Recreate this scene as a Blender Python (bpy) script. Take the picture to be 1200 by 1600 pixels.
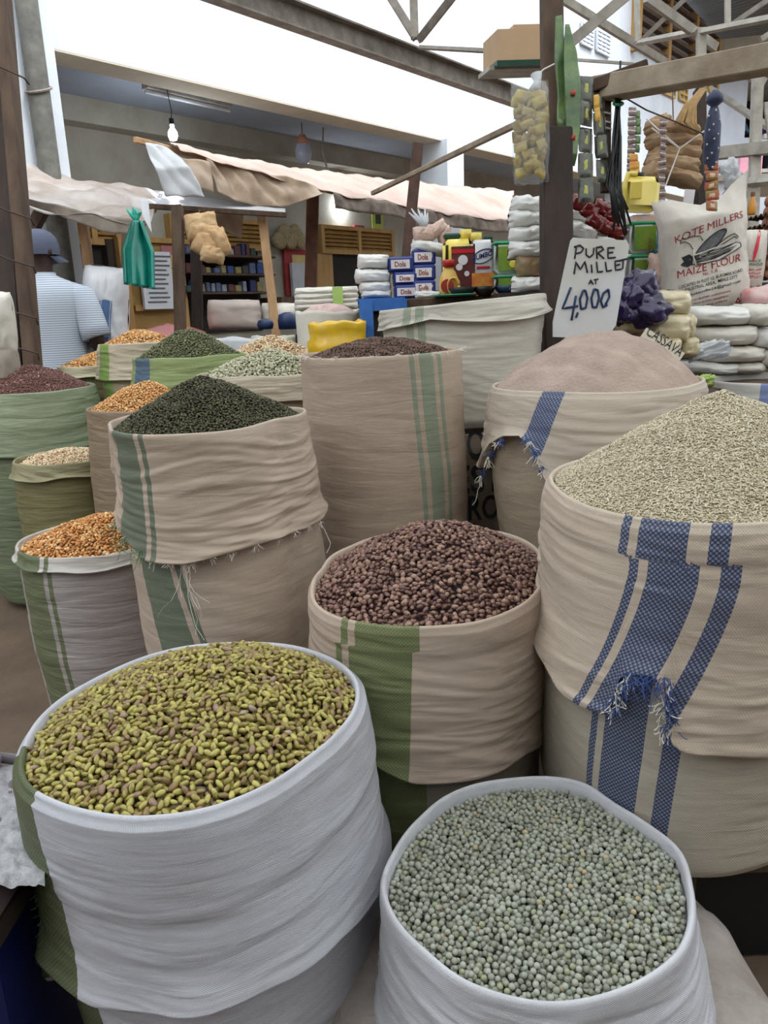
import bpy, math, random
import numpy as np
from math import sin, cos, tan, pi, radians, sqrt, atan2
from mathutils import Vector, Matrix, noise, Euler

for o in list(bpy.data.objects):
    bpy.data.objects.remove(o, do_unlink=True)
SC = bpy.context.scene
COL = SC.collection

# ------------------------------------------------------------------ camera
CAM_H, FPX, PITCH, ROLL = 1.35, 1200.0, radians(14.5), radians(2.3)
FW = Vector((0, cos(PITCH), -sin(PITCH)))
_R0 = Vector((1, 0, 0)); _U0 = Vector((0, sin(PITCH), cos(PITCH)))
RT = _R0 * cos(ROLL) - _U0 * sin(ROLL)
UP = _U0 * cos(ROLL) + _R0 * sin(ROLL)
CP = Vector((0, 0, CAM_H))
cd = bpy.data.cameras.new('camera'); cam = bpy.data.objects.new('camera', cd); COL.objects.link(cam)
cd.sensor_fit = 'VERTICAL'; cd.sensor_height = 32.0; cd.lens = FPX * 32.0 / 1600.0
cd.clip_start = 0.02; cd.clip_end = 300
cam.matrix_world = Matrix(((RT.x, UP.x, -FW.x, CP.x), (RT.y, UP.y, -FW.y, CP.y), (RT.z, UP.z, -FW.z, CP.z), (0, 0, 0, 1)))
SC.camera = cam
cd.dof.use_dof = False

# ------------------------------------------------------------------ world and exposure
SC.view_settings.view_transform = 'Standard'
SC.view_settings.look = 'None'
SC.view_settings.gamma = 1.0
SC.view_settings.use_curve_mapping = False
SC.view_settings.exposure = 0.82
wd = bpy.data.worlds.new('sky'); SC.world = wd; wd.use_nodes = True
nt = wd.node_tree; nt.nodes.clear()
wo = nt.nodes.new('ShaderNodeOutputWorld'); bg = nt.nodes.new('ShaderNodeBackground')
tc = nt.nodes.new('ShaderNodeTexCoord'); sx = nt.nodes.new('ShaderNodeSeparateXYZ'); rp = nt.nodes.new('ShaderNodeValToRGB')
nt.links.new(tc.outputs['Generated'], sx.inputs[0]); nt.links.new(sx.outputs['Z'], rp.inputs[0])
rp.color_ramp.elements[0].position = -0.0; rp.color_ramp.elements[0].color = (0.05, 0.053, 0.06, 1)
x_ = rp.color_ramp.elements.new(.22); x_.color = (.26, .28, .31, 1)
rp.color_ramp.elements[-1].position = 0.6; rp.color_ramp.elements[-1].color = (0.92, 0.97, 1.0, 1)
nt.links.new(rp.outputs[0], bg.inputs[0]); bg.inputs[1].default_value = 2.5
nt.links.new(bg.outputs[0], wo.inputs[0])
# hazy sun over the gap between the market roof and the building, shining onto the white wall
sl = bpy.data.lights.new('sun', 'SUN'); sl.energy = 1.1; sl.angle = radians(14); sl.color = (1.0, 0.985, 0.96)
so_ = bpy.data.objects.new('sun', sl); COL.objects.link(so_)
so_.rotation_euler = Vector((-0.755 * cos(radians(55)), 0.656 * cos(radians(55)), -sin(radians(55)))).to_track_quat('-Z', 'Y').to_euler()
# ------------------------------------------------------------------ helpers
def ray(px, py):
    return FW + RT * ((px - 600) / FPX) - UP * ((py - 800) / FPX)
def at(px, py, d):
    return CP + ray(px, py) * d
def atz(px, py, z):
    v = ray(px, py); return CP + v * ((z - CAM_H) / v.z)
def topx(p):
    q = Vector(p) - CP; d = q.dot(FW)
    return 600 + FPX * q.dot(RT) / d, 800 - FPX * q.dot(UP) / d
def lerp(a, b, t): return a + (b - a) * t
def nz(*a): return noise.noise(Vector(a))

def tag(o, label=None, cat=None, group=None, kind=None):
    if label: o['label'] = label
    if cat: o['category'] = cat
    if group: o['group'] = group
    if kind: o['kind'] = kind
    return o
def empty(name, loc, label=None, cat=None, group=None, rz=0.0):
    o = bpy.data.objects.new(name, None); COL.objects.link(o)
    o.location = loc; o.rotation_euler = (0, 0, rz); o.empty_display_size = 0.05
    return tag(o, label, cat, group)

def setparent(o, parent):
    if parent is not None:
        o.parent = parent
        pm = Matrix.Identity(4)
        chain = []
        q = parent
        while q: chain.append(q); q = q.parent
        for q in reversed(chain): pm = pm @ q.matrix_parent_inverse @ q.matrix_basis
        o.matrix_parent_inverse = pm.inverted()

def link(name, me, mats, parent=None, smooth=True):
    if not isinstance(mats, (list, tuple)): mats = [mats]
    for m in mats: me.materials.append(m)
    if smooth:
        me.polygons.foreach_set('use_smooth', [True] * len(me.polygons))
    o = bpy.data.objects.new(name, me); COL.objects.link(o)
    setparent(o, parent)
    return o

def origin_to(o, p=None):
    """move a top-level mesh's origin onto its own geometry"""
    me = o.data
    n = len(me.vertices); a = np.empty(n * 3); me.vertices.foreach_get('co', a); a = a.reshape(-1, 3)
    c = Vector(a.mean(axis=0)) if p is None else Vector(p)
    if p is None: c.z = float(a[:, 2].min())
    a -= np.array(c); me.vertices.foreach_set('co', a.ravel()); o.location = c; me.update()
    return o

class MB:
    """collects shapes in world space, builds one mesh object"""
    def __init__(s): s.v = []; s.f = []; s.m = []; s.uv = None
    def add(s, vs, fs, mi=0):
        b = len(s.v); s.v += [tuple(v) for v in vs]
        for f in fs: s.f.append(tuple(i + b for i in f)); s.m.append(mi)
        return s
    def box(s, c, size, ax=None, mi=0, bev=0.0):
        c = Vector(c); X, Y, Z = ax if ax else (Vector((1, 0, 0)), Vector((0, 1, 0)), Vector((0, 0, 1)))
        hx, hy, hz = size[0] / 2, size[1] / 2, size[2] / 2
        if bev <= 0:
            vs = [c + X * (a * hx) + Y * (b * hy) + Z * (d * hz) for a in (-1, 1) for b in (-1, 1) for d in (-1, 1)]
            return s.add(vs, [(0, 1, 3, 2), (4, 6, 7, 5), (0, 4, 5, 1), (2, 3, 7, 6), (0, 2, 6, 4), (1, 5, 7, 3)], mi)
        vs = []; idx = {}
        b = min(bev, hx * .9, hy * .9, hz * .9)
        for ix, a in enumerate((-1, 1)):
            for iy, e in enumerate((-1, 1)):
                for iz, d in enumerate((-1, 1)):
                    for k in range(3):
                        p = [a * hx, e * hy, d * hz]
                        for j in range(3):
                            if j != k: p[j] -= b * (1 if p[j] > 0 else -1)
                        idx[(ix, iy, iz, k)] = len(vs); vs.append(c + X * p[0] + Y * p[1] + Z * p[2])
        fs = []
        def q(*t): fs.append(tuple(idx[x] for x in t))
        for a in (0, 1):
            o_ = [(0, 0), (0, 1), (1, 1), (1, 0)]
            q(*[(a, y, z, 0) for y, z in (o_ if a == 0 else o_[::-1])])
            q(*[(x, a, z, 1) for x, z in (o_[::-1] if a == 0 else o_)])
            q(*[(x, y, a, 2) for x, y in (o_ if a == 0 else o_[::-1])])
        for a in (0, 1):
            for e in (0, 1):
                q((0, a, e, 1), (1, a, e, 1), (1, a, e, 2), (0, a, e, 2))
                q((a, 0, e, 0), (a, 1, e, 0), (a, 1, e, 2), (a, 0, e, 2))
                q((a, e, 0, 0), (a, e, 1, 0), (a, e, 1, 1), (a, e, 0, 1))
        for a in (0, 1):
            for e in (0, 1):
                for d in (0, 1): q((a, e, d, 0), (a, e, d, 1), (a, e, d, 2))
        return s.add(vs, fs, mi)
    def bar(s, a, b, w, h=None, up=None, mi=0, bev=0.0):
        a = Vector(a); b = Vector(b); Z = (b - a); L = Z.length; Z = Z / L
        u = Vector(up) if up else Vector((0, 0, 1))
        if abs(Z.dot(u)) > .98: u = Vector((0, 1, 0))
        X = u.cross(Z).normalized(); Y = Z.cross(X)
        return s.box((a + b) / 2, (w, h or w, L), (X, Y, Z), mi, bev)
    def tube(s, pts, r, n=8, mi=0, cap=True):
        pts = [Vector(p) for p in pts]; N = len(pts)
        rs = r if isinstance(r, (list, tuple)) else [r] * N
        vs = []; prev = None
        for i, p in enumerate(pts):
            t = (pts[min(i + 1, N - 1)] - pts[max(i - 1, 0)])
            t = t.normalized() if t.length > 1e-9 else Vector((0, 0, 1))
            if prev is None:
                u = Vector((0, 0, 1)) if abs(t.z) < .9 else Vector((1, 0, 0))
            else: u = prev
            x = (u - t * u.dot(t)).normalized(); y = t.cross(x); prev = x
            for k in range(n):
                a = 2 * pi * k / n; vs.append(p + (x * cos(a) + y * sin(a)) * rs[i])
        fs = [(i * n + k, i * n + (k + 1) % n, (i + 1) * n + (k + 1) % n, (i + 1) * n + k) for i in range(N - 1) for k in range(n)]
        if cap: fs += [tuple(range(n))[::-1], tuple((N - 1) * n + k for k in range(n))]
        return s.add(vs, fs, mi)
    def lathe(s, c, prof, n=24, ax=None, mi=0, sx=1.0, sy=1.0):
        """prof: list of (radius, height)"""
        c = Vector(c); X, Y, Z = ax if ax else (Vector((1, 0, 0)), Vector((0, 1, 0)), Vector((0, 0, 1)))
        vs = []
        for r, h in prof:
            for k in range(n):
                a = 2 * pi * k / n; vs.append(c + X * (r * sx * cos(a)) + Y * (r * sy * sin(a)) + Z * h)
        N = len(prof)
        fs = [(i * n + k, i * n + (k + 1) % n, (i + 1) * n + (k + 1) % n, (i + 1) * n + k) for i in range(N - 1) for k in range(n)]
        fs += [tuple(range(n))[::-1], tuple((N - 1) * n + k for k in range(n))]
        return s.add(vs, fs, mi)
    def grid(s, fn, nu, nv, mi=0):
        vs = [fn(i / nu, j / nv) for j in range(nv + 1) for i in range(nu + 1)]
        fs = [(j * (nu + 1) + i, j * (nu + 1) + i + 1, (j + 1) * (nu + 1) + i + 1, (j + 1) * (nu + 1) + i) for j in range(nv) for i in range(nu)]
        return s.add(vs, fs, mi)
    def build(s, name, mats, parent=None, smooth=False, solid=0.0, uv=None):
        me = bpy.data.meshes.new(name); me.from_pydata(s.v, [], s.f)
        if any(s.m): me.polygons.foreach_set('material_index', s.m)
        if uv is not None:
            ul = me.uv_layers.new(name='UVMap'); li = np.empty(len(me.loops), dtype=np.int64); me.loops.foreach_get('vertex_index', li)
            ul.data.foreach_set('uv', np.asarray(uv, dtype=np.float32)[li].ravel())
        me.update()
        o = link(name, me, mats, parent, smooth)
        if solid:
            md = o.modifiers.new('Solidify', 'SOLIDIFY'); md.thickness = solid; md.offset = 0
        if parent is None: origin_to(o)
        return o

# ------------------------------------------------------------------ materials
def rgb(r, g, b):
    f = lambda c: ((c / 255) / 12.92 if c / 255 <= .04045 else ((c / 255 + .055) / 1.055) ** 2.4)
    return (f(r), f(g), f(b), 1)
_mc = {}
def pmat(name, col, rough=.6, var=.12, scale=6.0, bump=0.0, bscale=60.0, metal=0.0, trans=0.0, alpha=1.0, emis=0.0, col2=None, stretch=(1, 1, 1), spec=.5, ior=1.45, coat=0.0, transl=0.0):
    if name in _mc: return _mc[name]
    m = bpy.data.materials.new(name); m.use_nodes = True; t = m.node_tree; N = t.nodes; L = t.links
    b = N['Principled BSDF']
    tc = N.new('ShaderNodeTexCoord'); mp = N.new('ShaderNodeMapping'); mp.inputs['Scale'].default_value = stretch
    L.new(tc.outputs['Object'], mp.inputs[0])
    n = N.new('ShaderNodeTexNoise'); n.inputs['Scale'].default_value = scale; n.inputs['Detail'].default_value = 6; n.inputs['Roughness'].default_value = .6
    L.new(mp.outputs[0], n.inputs[0])
    r = N.new('ShaderNodeValToRGB'); r.color_ramp.elements[0].position = .32; r.color_ramp.elements[1].position = .68
    c2 = col2 if col2 else tuple(min(1, c * (1 + var)) for c in col[:3]) + (1,)
    c1 = col if col2 else tuple(c * (1 - var) for c in col[:3]) + (1,)
    r.color_ramp.elements[0].color = c1; r.color_ramp.elements[1].color = c2
    L.new(n.outputs[0], r.inputs[0]); L.new(r.outputs[0], b.inputs['Base Color'])
    b.inputs['Roughness'].default_value = rough; b.inputs['Metallic'].default_value = metal
    b.inputs['Specular IOR Level'].default_value = spec; b.inputs['IOR'].default_value = ior
    b.inputs['Transmission Weight'].default_value = trans; b.inputs['Alpha'].default_value = alpha
    b.inputs['Coat Weight'].default_value = coat
    if emis: b.inputs['Emission Color'].default_value = col; b.inputs['Emission Strength'].default_value = emis
    if bump:
        bn = N.new('ShaderNodeTexNoise'); bn.inputs['Scale'].default_value = bscale; bn.inputs['Detail'].default_value = 4
        L.new(mp.outputs[0], bn.inputs[0]); bp = N.new('ShaderNodeBump'); bp.inputs['Strength'].default_value = bump; bp.inputs['Distance'].default_value = .01
        L.new(bn.outputs[0], bp.inputs['Height']); L.new(bp.outputs[0], b.inputs['Normal'])
    if transl:
        tr = N.new('ShaderNodeBsdfTranslucent'); mx = N.new('ShaderNodeMixShader'); mx.inputs[0].default_value = transl
        L.new(r.outputs[0], tr.inputs[0]); L.new(b.outputs[0], mx.inputs[1]); L.new(tr.outputs[0], mx.inputs[2]); L.new(mx.outputs[0], N['Material Output'].inputs[0])
    _mc[name] = m
    return m

def fabric(name, base, stripes=(), span=2.0, dirt=.25, weave=.0032, pat=.007, gloss=.5, wr=.32, dirtcol=(95, 78, 60), transl=.12):
    """woven sack cloth; UV in metres (u round the sack, v height); stripes = (u0, u1, rgb dark, rgb light)"""
    m = bpy.data.materials.new(name); m.use_nodes = True; t = m.node_tree; N = t.nodes; L = t.links
    b = N['Principled BSDF']; b.inputs['Roughness'].default_value = gloss; b.inputs['Specular IOR Level'].default_value = .35
    uv = N.new('ShaderNodeUVMap'); sp = N.new('ShaderNodeSeparateXYZ'); L.new(uv.outputs[0], sp.inputs[0])
    def math_(op, a, bb=None, c=None):
        q = N.new('ShaderNodeMath'); q.operation = op
        for i, x in enumerate((a, bb, c)):
            if x is None: continue
            if isinstance(x, (int, float)): q.inputs[i].default_value = x
            else: L.new(x, q.inputs[i])
        return q.outputs[0]
    U, V = sp.outputs[0], sp.outputs[1]
    def wv(p, ph=0.0):
        a = math_('SINE', math_('MULTIPLY_ADD', U, 2 * pi / p, ph)); c = math_('SINE', math_('MULTIPLY', V, 2 * pi / p))
        return math_('MULTIPLY', a, c)
    # dirt
    mp = N.new('ShaderNodeMapping'); mp.inputs['Scale'].default_value = (2.2, 5, 1); L.new(uv.outputs[0], mp.inputs[0])
    dn = N.new('ShaderNodeTexNoise'); dn.inputs['Scale'].default_value = 1.6; dn.inputs['Detail'].default_value = 8; dn.inputs['Roughness'].default_value = .68; L.new(mp.outputs[0], dn.inputs[0])
    dr = N.new('ShaderNodeValToRGB'); dr.color_ramp.elements[0].position = .45; dr.color_ramp.elements[1].position = .78
    dr.color_ramp.elements[0].color = (0, 0, 0, 1); dr.color_ramp.elements[1].color = (dirt, dirt, dirt, 1); L.new(dn.outputs[0], dr.inputs[0])
    # threads: fine streaks along u and v
    m2 = N.new('ShaderNodeMapping'); m2.inputs['Scale'].default_value = (22, 240, 1); L.new(uv.outputs[0], m2.inputs[0])
    s1 = N.new('ShaderNodeTexNoise'); s1.inputs['Scale'].default_value = 1.0; s1.inputs['Detail'].default_value = 3; L.new(m2.outputs[0], s1.inputs[0])
    m3 = N.new('ShaderNodeMapping'); m3.inputs['Scale'].default_value = (4.5, 27, 1); m3.inputs['Rotation'].default_value = (0, 0, .09); L.new(uv.outputs[0], m3.inputs[0])
    s2 = N.new('ShaderNodeTexNoise'); s2.inputs['Scale'].default_value = 1.0; s2.inputs['Detail'].default_value = 6; s2.inputs['Distortion'].default_value = .6; L.new(m3.outputs[0], s2.inputs[0])
    def mix(f, a, c):
        q = N.new('ShaderNodeMix'); q.data_type = 'RGBA'
        for i, x in ((0, f), (6, a), (7, c)):
            if isinstance(x, (int, float)): q.inputs[i].default_value = x
            elif isinstance(x, tuple): q.inputs[i].default_value = x
            else: L.new(x, q.inputs[i])
        return q.outputs[2]
    bdark = tuple(c * .88 for c in base[:3]) + (1,)
    c = mix(s1.outputs[0], bdark, tuple(min(1, x * 1.06) for x in base[:3]) + (1,))
    if stripes:
        f = math_('MULTIPLY_ADD', U, 1 / (2 * span), .5)
        def ramp(k):
            r = N.new('ShaderNodeValToRGB'); r.color_ramp.interpolation = 'CONSTANT'; e = r.color_ramp.elements
            e.remove(e[1]); e[0].position = 0; e[0].color = (0, 0, 0, 0)
            for st in sorted(stripes):
                u0, u1 = st[0], st[1]
                x = e.new((u0 / (2 * span)) + .5); x.color = st[k][:3] + (1,)
                x = e.new((u1 / (2 * span)) + .5); x.color = (0, 0, 0, 0)
            L.new(f, r.inputs[0]); return r
        ra = ramp(2); rb = ramp(3)
        ph = wv(pat); pm = math_('GREATER_THAN', ph, .10)
        sc = mix(pm, ra.outputs[0], rb.outputs[0])
        c = mix(ra.outputs[1], c, sc)
    c = mix(dr.outputs[0], c, rgb(*dirtcol))
    L.new(c, b.inputs['Base Color'])
    wb = wv(weave)
    h = math_('MULTIPLY', wb, .00022)
    h = math_('ADD', h, math_('MULTIPLY', s2.outputs[0], .017 * wr))
    h = math_('ADD', h, math_('MULTIPLY', s1.outputs[0], .0014 * wr))
    bp = N.new('ShaderNodeBump'); bp.inputs['Strength'].default_value = .9; bp.inputs['Distance'].default_value = 1.0
    L.new(h, bp.inputs['Height']); L.new(bp.outputs[0], b.inputs['Normal'])
    if transl:
        tr = N.new('ShaderNodeBsdfTranslucent'); mx = N.new('ShaderNodeMixShader'); mx.inputs[0].default_value = transl
        L.new(c, tr.inputs[0]); L.new(b.outputs[0], mx.inputs[1]); L.new(tr.outputs[0], mx.inputs[2]); L.new(mx.outputs[0], N['Material Output'].inputs[0])
    return m

def grainmat(name, stops, rough=.35, spec=.5, mottle=.0, mscale=300, mcol=(40, 20, 15)):
    """colour by the per-grain 'tint' attribute"""
    m = bpy.data.materials.new(name); m.use_nodes = True; t = m.node_tree; N = t.nodes; L = t.links
    b = N['Principled BSDF']; b.inputs['Roughness'].default_value = rough; b.inputs['Specular IOR Level'].default_value = spec
    a = N.new('ShaderNodeAttribute'); a.attribute_name = 'tint'
    r = N.new('ShaderNodeValToRGB'); r.color_ramp.interpolation = 'LINEAR'; e = r.color_ramp.elements
    e[0].position = stops[0][0]; e[0].color = rgb(*stops[0][1]); e[1].position = stops[-1][0]; e[1].color = rgb(*stops[-1][1])
    for p, c in stops[1:-1]:
        x = e.new(p); x.color = rgb(*c)
    L.new(a.outputs['Fac'], r.inputs[0]); out = r.outputs[0]
    if mottle:
        tc = N.new('ShaderNodeTexCoord'); n = N.new('ShaderNodeTexNoise'); n.inputs['Scale'].default_value = mscale; n.inputs['Detail'].default_value = 3
        L.new(tc.outputs['Object'], n.inputs[0]); rr = N.new('ShaderNodeValToRGB'); rr.color_ramp.elements[0].position = .48; rr.color_ramp.elements[1].position = .62
        rr.color_ramp.elements[0].color = (0, 0, 0, 1); rr.color_ramp.elements[1].color = (mottle,) * 3 + (1,); L.new(n.outputs[0], rr.inputs[0])
        q = N.new('ShaderNodeMix'); q.data_type = 'RGBA'; L.new(rr.outputs[0], q.inputs[0]); L.new(out, q.inputs[6]); q.inputs[7].default_value = rgb(*mcol); out = q.outputs[2]
    L.new(out, b.inputs['Base Color'])
    return m
# ================================================================== BUILDING AND MARKET FRAME
FU = Vector((0.656, 0.755, 0)).normalized(); FN = Vector((-FU.y, FU.x, 0)); ZZ = Vector((0, 0, 1))
def fac(s, d, z): return FU * s + FN * d + ZZ * z
def onp(px, py, d):
    v = ray(px, py); return CP + v * (d / v.dot(FN))
def fs(px, py, d): return onp(px, py, d).dot(FU)
def fbox(mb, s0, s1, d0, d1, z0, z1, mi=0, bev=0.0):
    return mb.box(fac((s0 + s1) / 2, (d0 + d1) / 2, (z0 + z1) / 2), (abs(s1 - s0), abs(d1 - d0), abs(z1 - z0)), (FU, FN, ZZ), mi, bev)
def W(px, d): return px * d / FPX
def struct(o, label=None): return tag(o, label, None, None, 'structure')

plaster = pmat('white painted plaster', rgb(206, 212, 220), rough=.85, var=.08, scale=3.5, bump=.25, bscale=25, stretch=(1, 1, .5))
plaster2 = pmat('stained grey plaster', rgb(176, 172, 160), rough=.9, col2=rgb(148, 142, 128), scale=1.8, bump=.25, bscale=20)
soffitm = pmat('cream soffit paint', rgb(196, 186, 168), rough=.9, var=.08)
slabm = pmat('pale blue ceiling paint', rgb(150, 158, 172), rough=.9, var=.08, scale=2)
earth = pmat('trodden earth floor', rgb(98, 82, 68), rough=.95, var=.25, scale=3, bump=.4, bscale=30)
wood = pmat('weathered brown timber', rgb(96, 76, 60), rough=.8, col2=rgb(62, 46, 36), scale=14, stretch=(1, 1, .12), bump=.3, bscale=60)
woodd = pmat('dark brown timber', rgb(62, 46, 38), rough=.75, col2=rgb(36, 26, 22), scale=12, stretch=(1, 1, .1), bump=.4, bscale=60)
woodl = pmat('pale sawn timber', rgb(188, 152, 112), rough=.75, col2=rgb(150, 114, 80), scale=10, stretch=(1, 1, .1), bump=.2)
woody = pmat('yellow varnished timber', rgb(176, 140, 82), rough=.6, col2=rgb(150, 112, 62), scale=8, stretch=(1, 1, .15))
beamw = pmat('dusty grey timber beam', rgb(168, 154, 136), rough=.85, col2=rgb(128, 112, 94), scale=8, bump=.3, bscale=40)
steel = pmat('dull painted steel', rgb(142, 134, 124), rough=.6, col2=rgb(104, 96, 88), scale=10, bump=.1)
steelw = pmat('off-white painted steel', rgb(186, 180, 170), rough=.6, col2=rgb(150, 144, 134), scale=10, bump=.1)
pipem = pmat('grey mottled pipe', rgb(112, 110, 104), rough=.7, col2=rgb(84, 84, 80), scale=12, bump=.1)
darkm = pmat('painted interior shade', rgb(38, 34, 32), rough=.9)  # near-black colour stands for the shade inside openings
black = pmat('black plastic', rgb(26, 26, 28), rough=.45)

struct(MB().box((2, 9, -.05), (44, 44, .1)).build('floor', earth), 'trodden earth market floor')
struct(MB().box((1.5, -2.6, 1.7), (12, .12, 3.4)).build('wall_light_block', woodd), 'unseen dark wall added behind the camera to block low light')  # unseen wall, added to cut the low light from behind the camera
DF, DB = 5.81, 7.73
c1a, c1b = fs(20, 200, DF), fs(88, 170, DF); c2a, c2b = fs(690, 230, DF), fs(712, 230, DF)
bay = c2a - c1a
ZS, ZCV = 3.3, 3.5
SE = fs(1120, 150, DF)
m = MB(); fbox(m, c1a - 6, SE, DF, DF + .3, ZS, 9.5); struct(m.build('wall_front', plaster), 'white plastered upper front wall of the building')
m = MB(); fbox(m, c1a - 6, SE, DF + .3, DB + .0, ZCV, ZCV + .15); struct(m.build('ceiling', slabm), 'pale blue ceiling of the covered walkway')
m = MB(); fbox(m, c1a - 6, SE, DF + .001, DF + .299, ZS - .012, ZS - .001); struct(m.build('trim_1', soffitm), 'cream underside of the front beam')
m = MB(); fbox(m, c1a - 6, SE, DB - .22, DB, 3.27, 3.5); struct(m.build('trim_2', plaster2), 'stained beam along the back of the walkway')
m = MB(); fbox(m, c1a - 6, SE, DB, DB + .2, 0, 3.5); struct(m.build('wall_back', plaster2), 'stained grey plaster shop wall')
for k, s in enumerate((c1a, c2a, c2a + bay)):
    m = MB(); w = (c1b - c1a) if k == 0 else (c2b - c2a) + .05
    fbox(m, s, s + w, DF - .08, DF + .34, 0, ZS + .0 if k else 9.4)
    struct(m.build('trim_%d' % (k + 3), plaster), 'white plastered front column')
# roof slab over the walkway for the upper floor, end wall
# downpipe on the first column
m = MB(); p0 = onp(42, 40, DF - .16); s_ = p0.dot(FU); m.tube([fac(s_ + .02, DF - .16, z) for z in (0, 2, 4, 6, 9)], .075, 16)
dp = m.build('drain_pipe', pipem, smooth=True); tag(dp, 'grey mottled drain pipe strapped to the white column', 'pipe')
m = MB(); zc = onp(58, 140, DF - .16).z
m.tube([fac(s_ + .02 + .085 * cos(a), DF - .16 + .085 * sin(a), zc + .02 * sin(a * 1) + .03 * cos(a)) for a in [i * pi / 8 for i in range(17)]], .010, 6); m.build('pipe_strap', steel, dp)
# upper windows, far right part of the front wall
winf = pmat('ochre window frame', rgb(196, 158, 84), rough=.6); pane = pmat('pale blue window glass', rgb(150, 170, 180), rough=.2, var=.2, scale=3)
wn = 0
def window(px0, py0, px1, py1, nx, nz_, label, frm=None):
    global wn; wn += 1
    a = onp((px0 + px1) / 2, (py0 + py1) / 2, DF); s = a.dot(FU); z = a.z
    w = abs(fs(px1, (py0 + py1) / 2, DF) - fs(px0, (py0 + py1) / 2, DF)); h = abs(onp((px0 + px1) / 2, py0, DF).z - onp((px0 + px1) / 2, py1, DF).z)
    w = min(w, 2.2); h = min(h, 1.4)
    r_ = struct(empty('window_%d' % wn, fac(s, DF, z - h / 2)), label)
    m = MB(); fbox(m, s - w / 2, s + w / 2, DF - .012, DF, z - h / 2, z + h / 2); m.build('window_pane', pane, r_)
    m = MB(); t = .035
    for i in range(nx + 1): x = s - w / 2 + w * i / nx; fbox(m, x - t / 2, x + t / 2, DF - .04, DF - .012, z - h / 2, z + h / 2)
    for j in range(nz_ + 1): y = z - h / 2 + h * j / nz_; fbox(m, s - w / 2, s + w / 2, DF - .045, DF - .012, y - t / 2, y + t / 2)
    m.build('window_frame', frm or winf, r_)
window(906, 40, 924, 72, 3, 5, 'small-paned upper window, the first one right of the timber post', plaster)
window(930, 52, 950, 84, 3, 5, 'small-paned upper window, the second one right of the timber post', plaster)
window(1020, 112, 1054, 146, 4, 3, 'ochre-framed upper window under the timber beam')
window(1060, 118, 1072, 158, 2, 4, 'narrow ochre-framed upper window at the far end')
# upper gallery seen through the roof frame: cream soffit with brown louvres
g = MB(); 
sA, sB = fs(980, 40, DF), fs(1080, 60, DF)
zA_ = onp(1000, 55, DF).z
m = MB(); fbox(m, sA, sB + 5, DF - 2.0, DF, zA_ + 1.2, zA_ + 1.35); struct(m.build('trim_8', soffitm), 'cream underside of the upper gallery')
lv = empty('louvre_screen', fac(sA + 1, DF - .2, zA_ - .2), 'brown louvred screen under the cream upper gallery', 'louvre')
m = MB()
for k in range(8): fbox(m, sA + .2, sB + 1.2, DF - .12, DF - .02, zA_ - .2 + k * .17, zA_ - .2 + k * .17 + .06)
m.build('slats', wood, lv)
m = MB()
for s in np.linspace(sA + .2, sB + 1.2, 4): fbox(m, s - .05, s + .05, DF - .14, DF, zA_ - .3, zA_ + 1.2)
m.build('louvre_trim', woody, lv)

# ---- far block at the right with gallery, railing and people
fb = MB(); Yf = 17.0
a = at(1128, 130, Yf); b = at(1300, 235, Yf)
fb_root = empty('far_building', (a.x, a.y, 0), 'white far building with a dark open gallery, pink panel and white railing', 'building')
m = MB(); m.box(((a.x - 1.6 + a.x) / 2 + .2, Yf + 1.5, 3.5), (1.6, 1.2, 8)); m.build('white_pier', plaster, fb_root)
zt, zb_ = at(1150, 125, Yf).z, at(1150, 222, Yf).z
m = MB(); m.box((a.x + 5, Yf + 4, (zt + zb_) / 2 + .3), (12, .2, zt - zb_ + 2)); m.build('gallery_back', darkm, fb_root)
m = MB(); m.box((a.x + 5, Yf + 2, zt + .5), (12, 4, .9)); m.build('gallery_slab', plaster2, fb_root)
m = MB(); m.box((a.x + 5, Yf + 1.2, zb_ - .12), (12, .3, .26)); m.build('gallery_ledge', plaster, fb_root)
pk = pmat('pink panel', rgb(226, 160, 178), rough=.7, var=.05)
p1 = at(1126, 246, Yf - .4); p2 = at(1160, 270, Yf - .4)
m = MB(); m.box(((p1.x + p2.x) / 2, Yf, (p1.z + p2.z) / 2 - .2), (p2.x - p1.x, .1, .9)); m.build('pink_panel', pk, fb_root)
rl = empty('white_railing', (p2.x + 2, Yf, p2.z - .5), 'white metal railing right of the pink panel', 'railing')
m = MB()
for k in range(9): m.bar((p2.x + .2 + k * .45, Yf, p2.z - .4), (p2.x + .2 + k * .45, Yf, p2.z + .55), .07)
m.build('balusters', steelw, rl)
m = MB(); m.bar((p2.x, Yf, p2.z + .55), (p2.x + 4, Yf, p2.z + .55), .09); m.bar((p2.x, Yf, p2.z - .1), (p2.x + 4, Yf, p2.z - .1), .07); m.build('handrail', steelw, rl)

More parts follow.
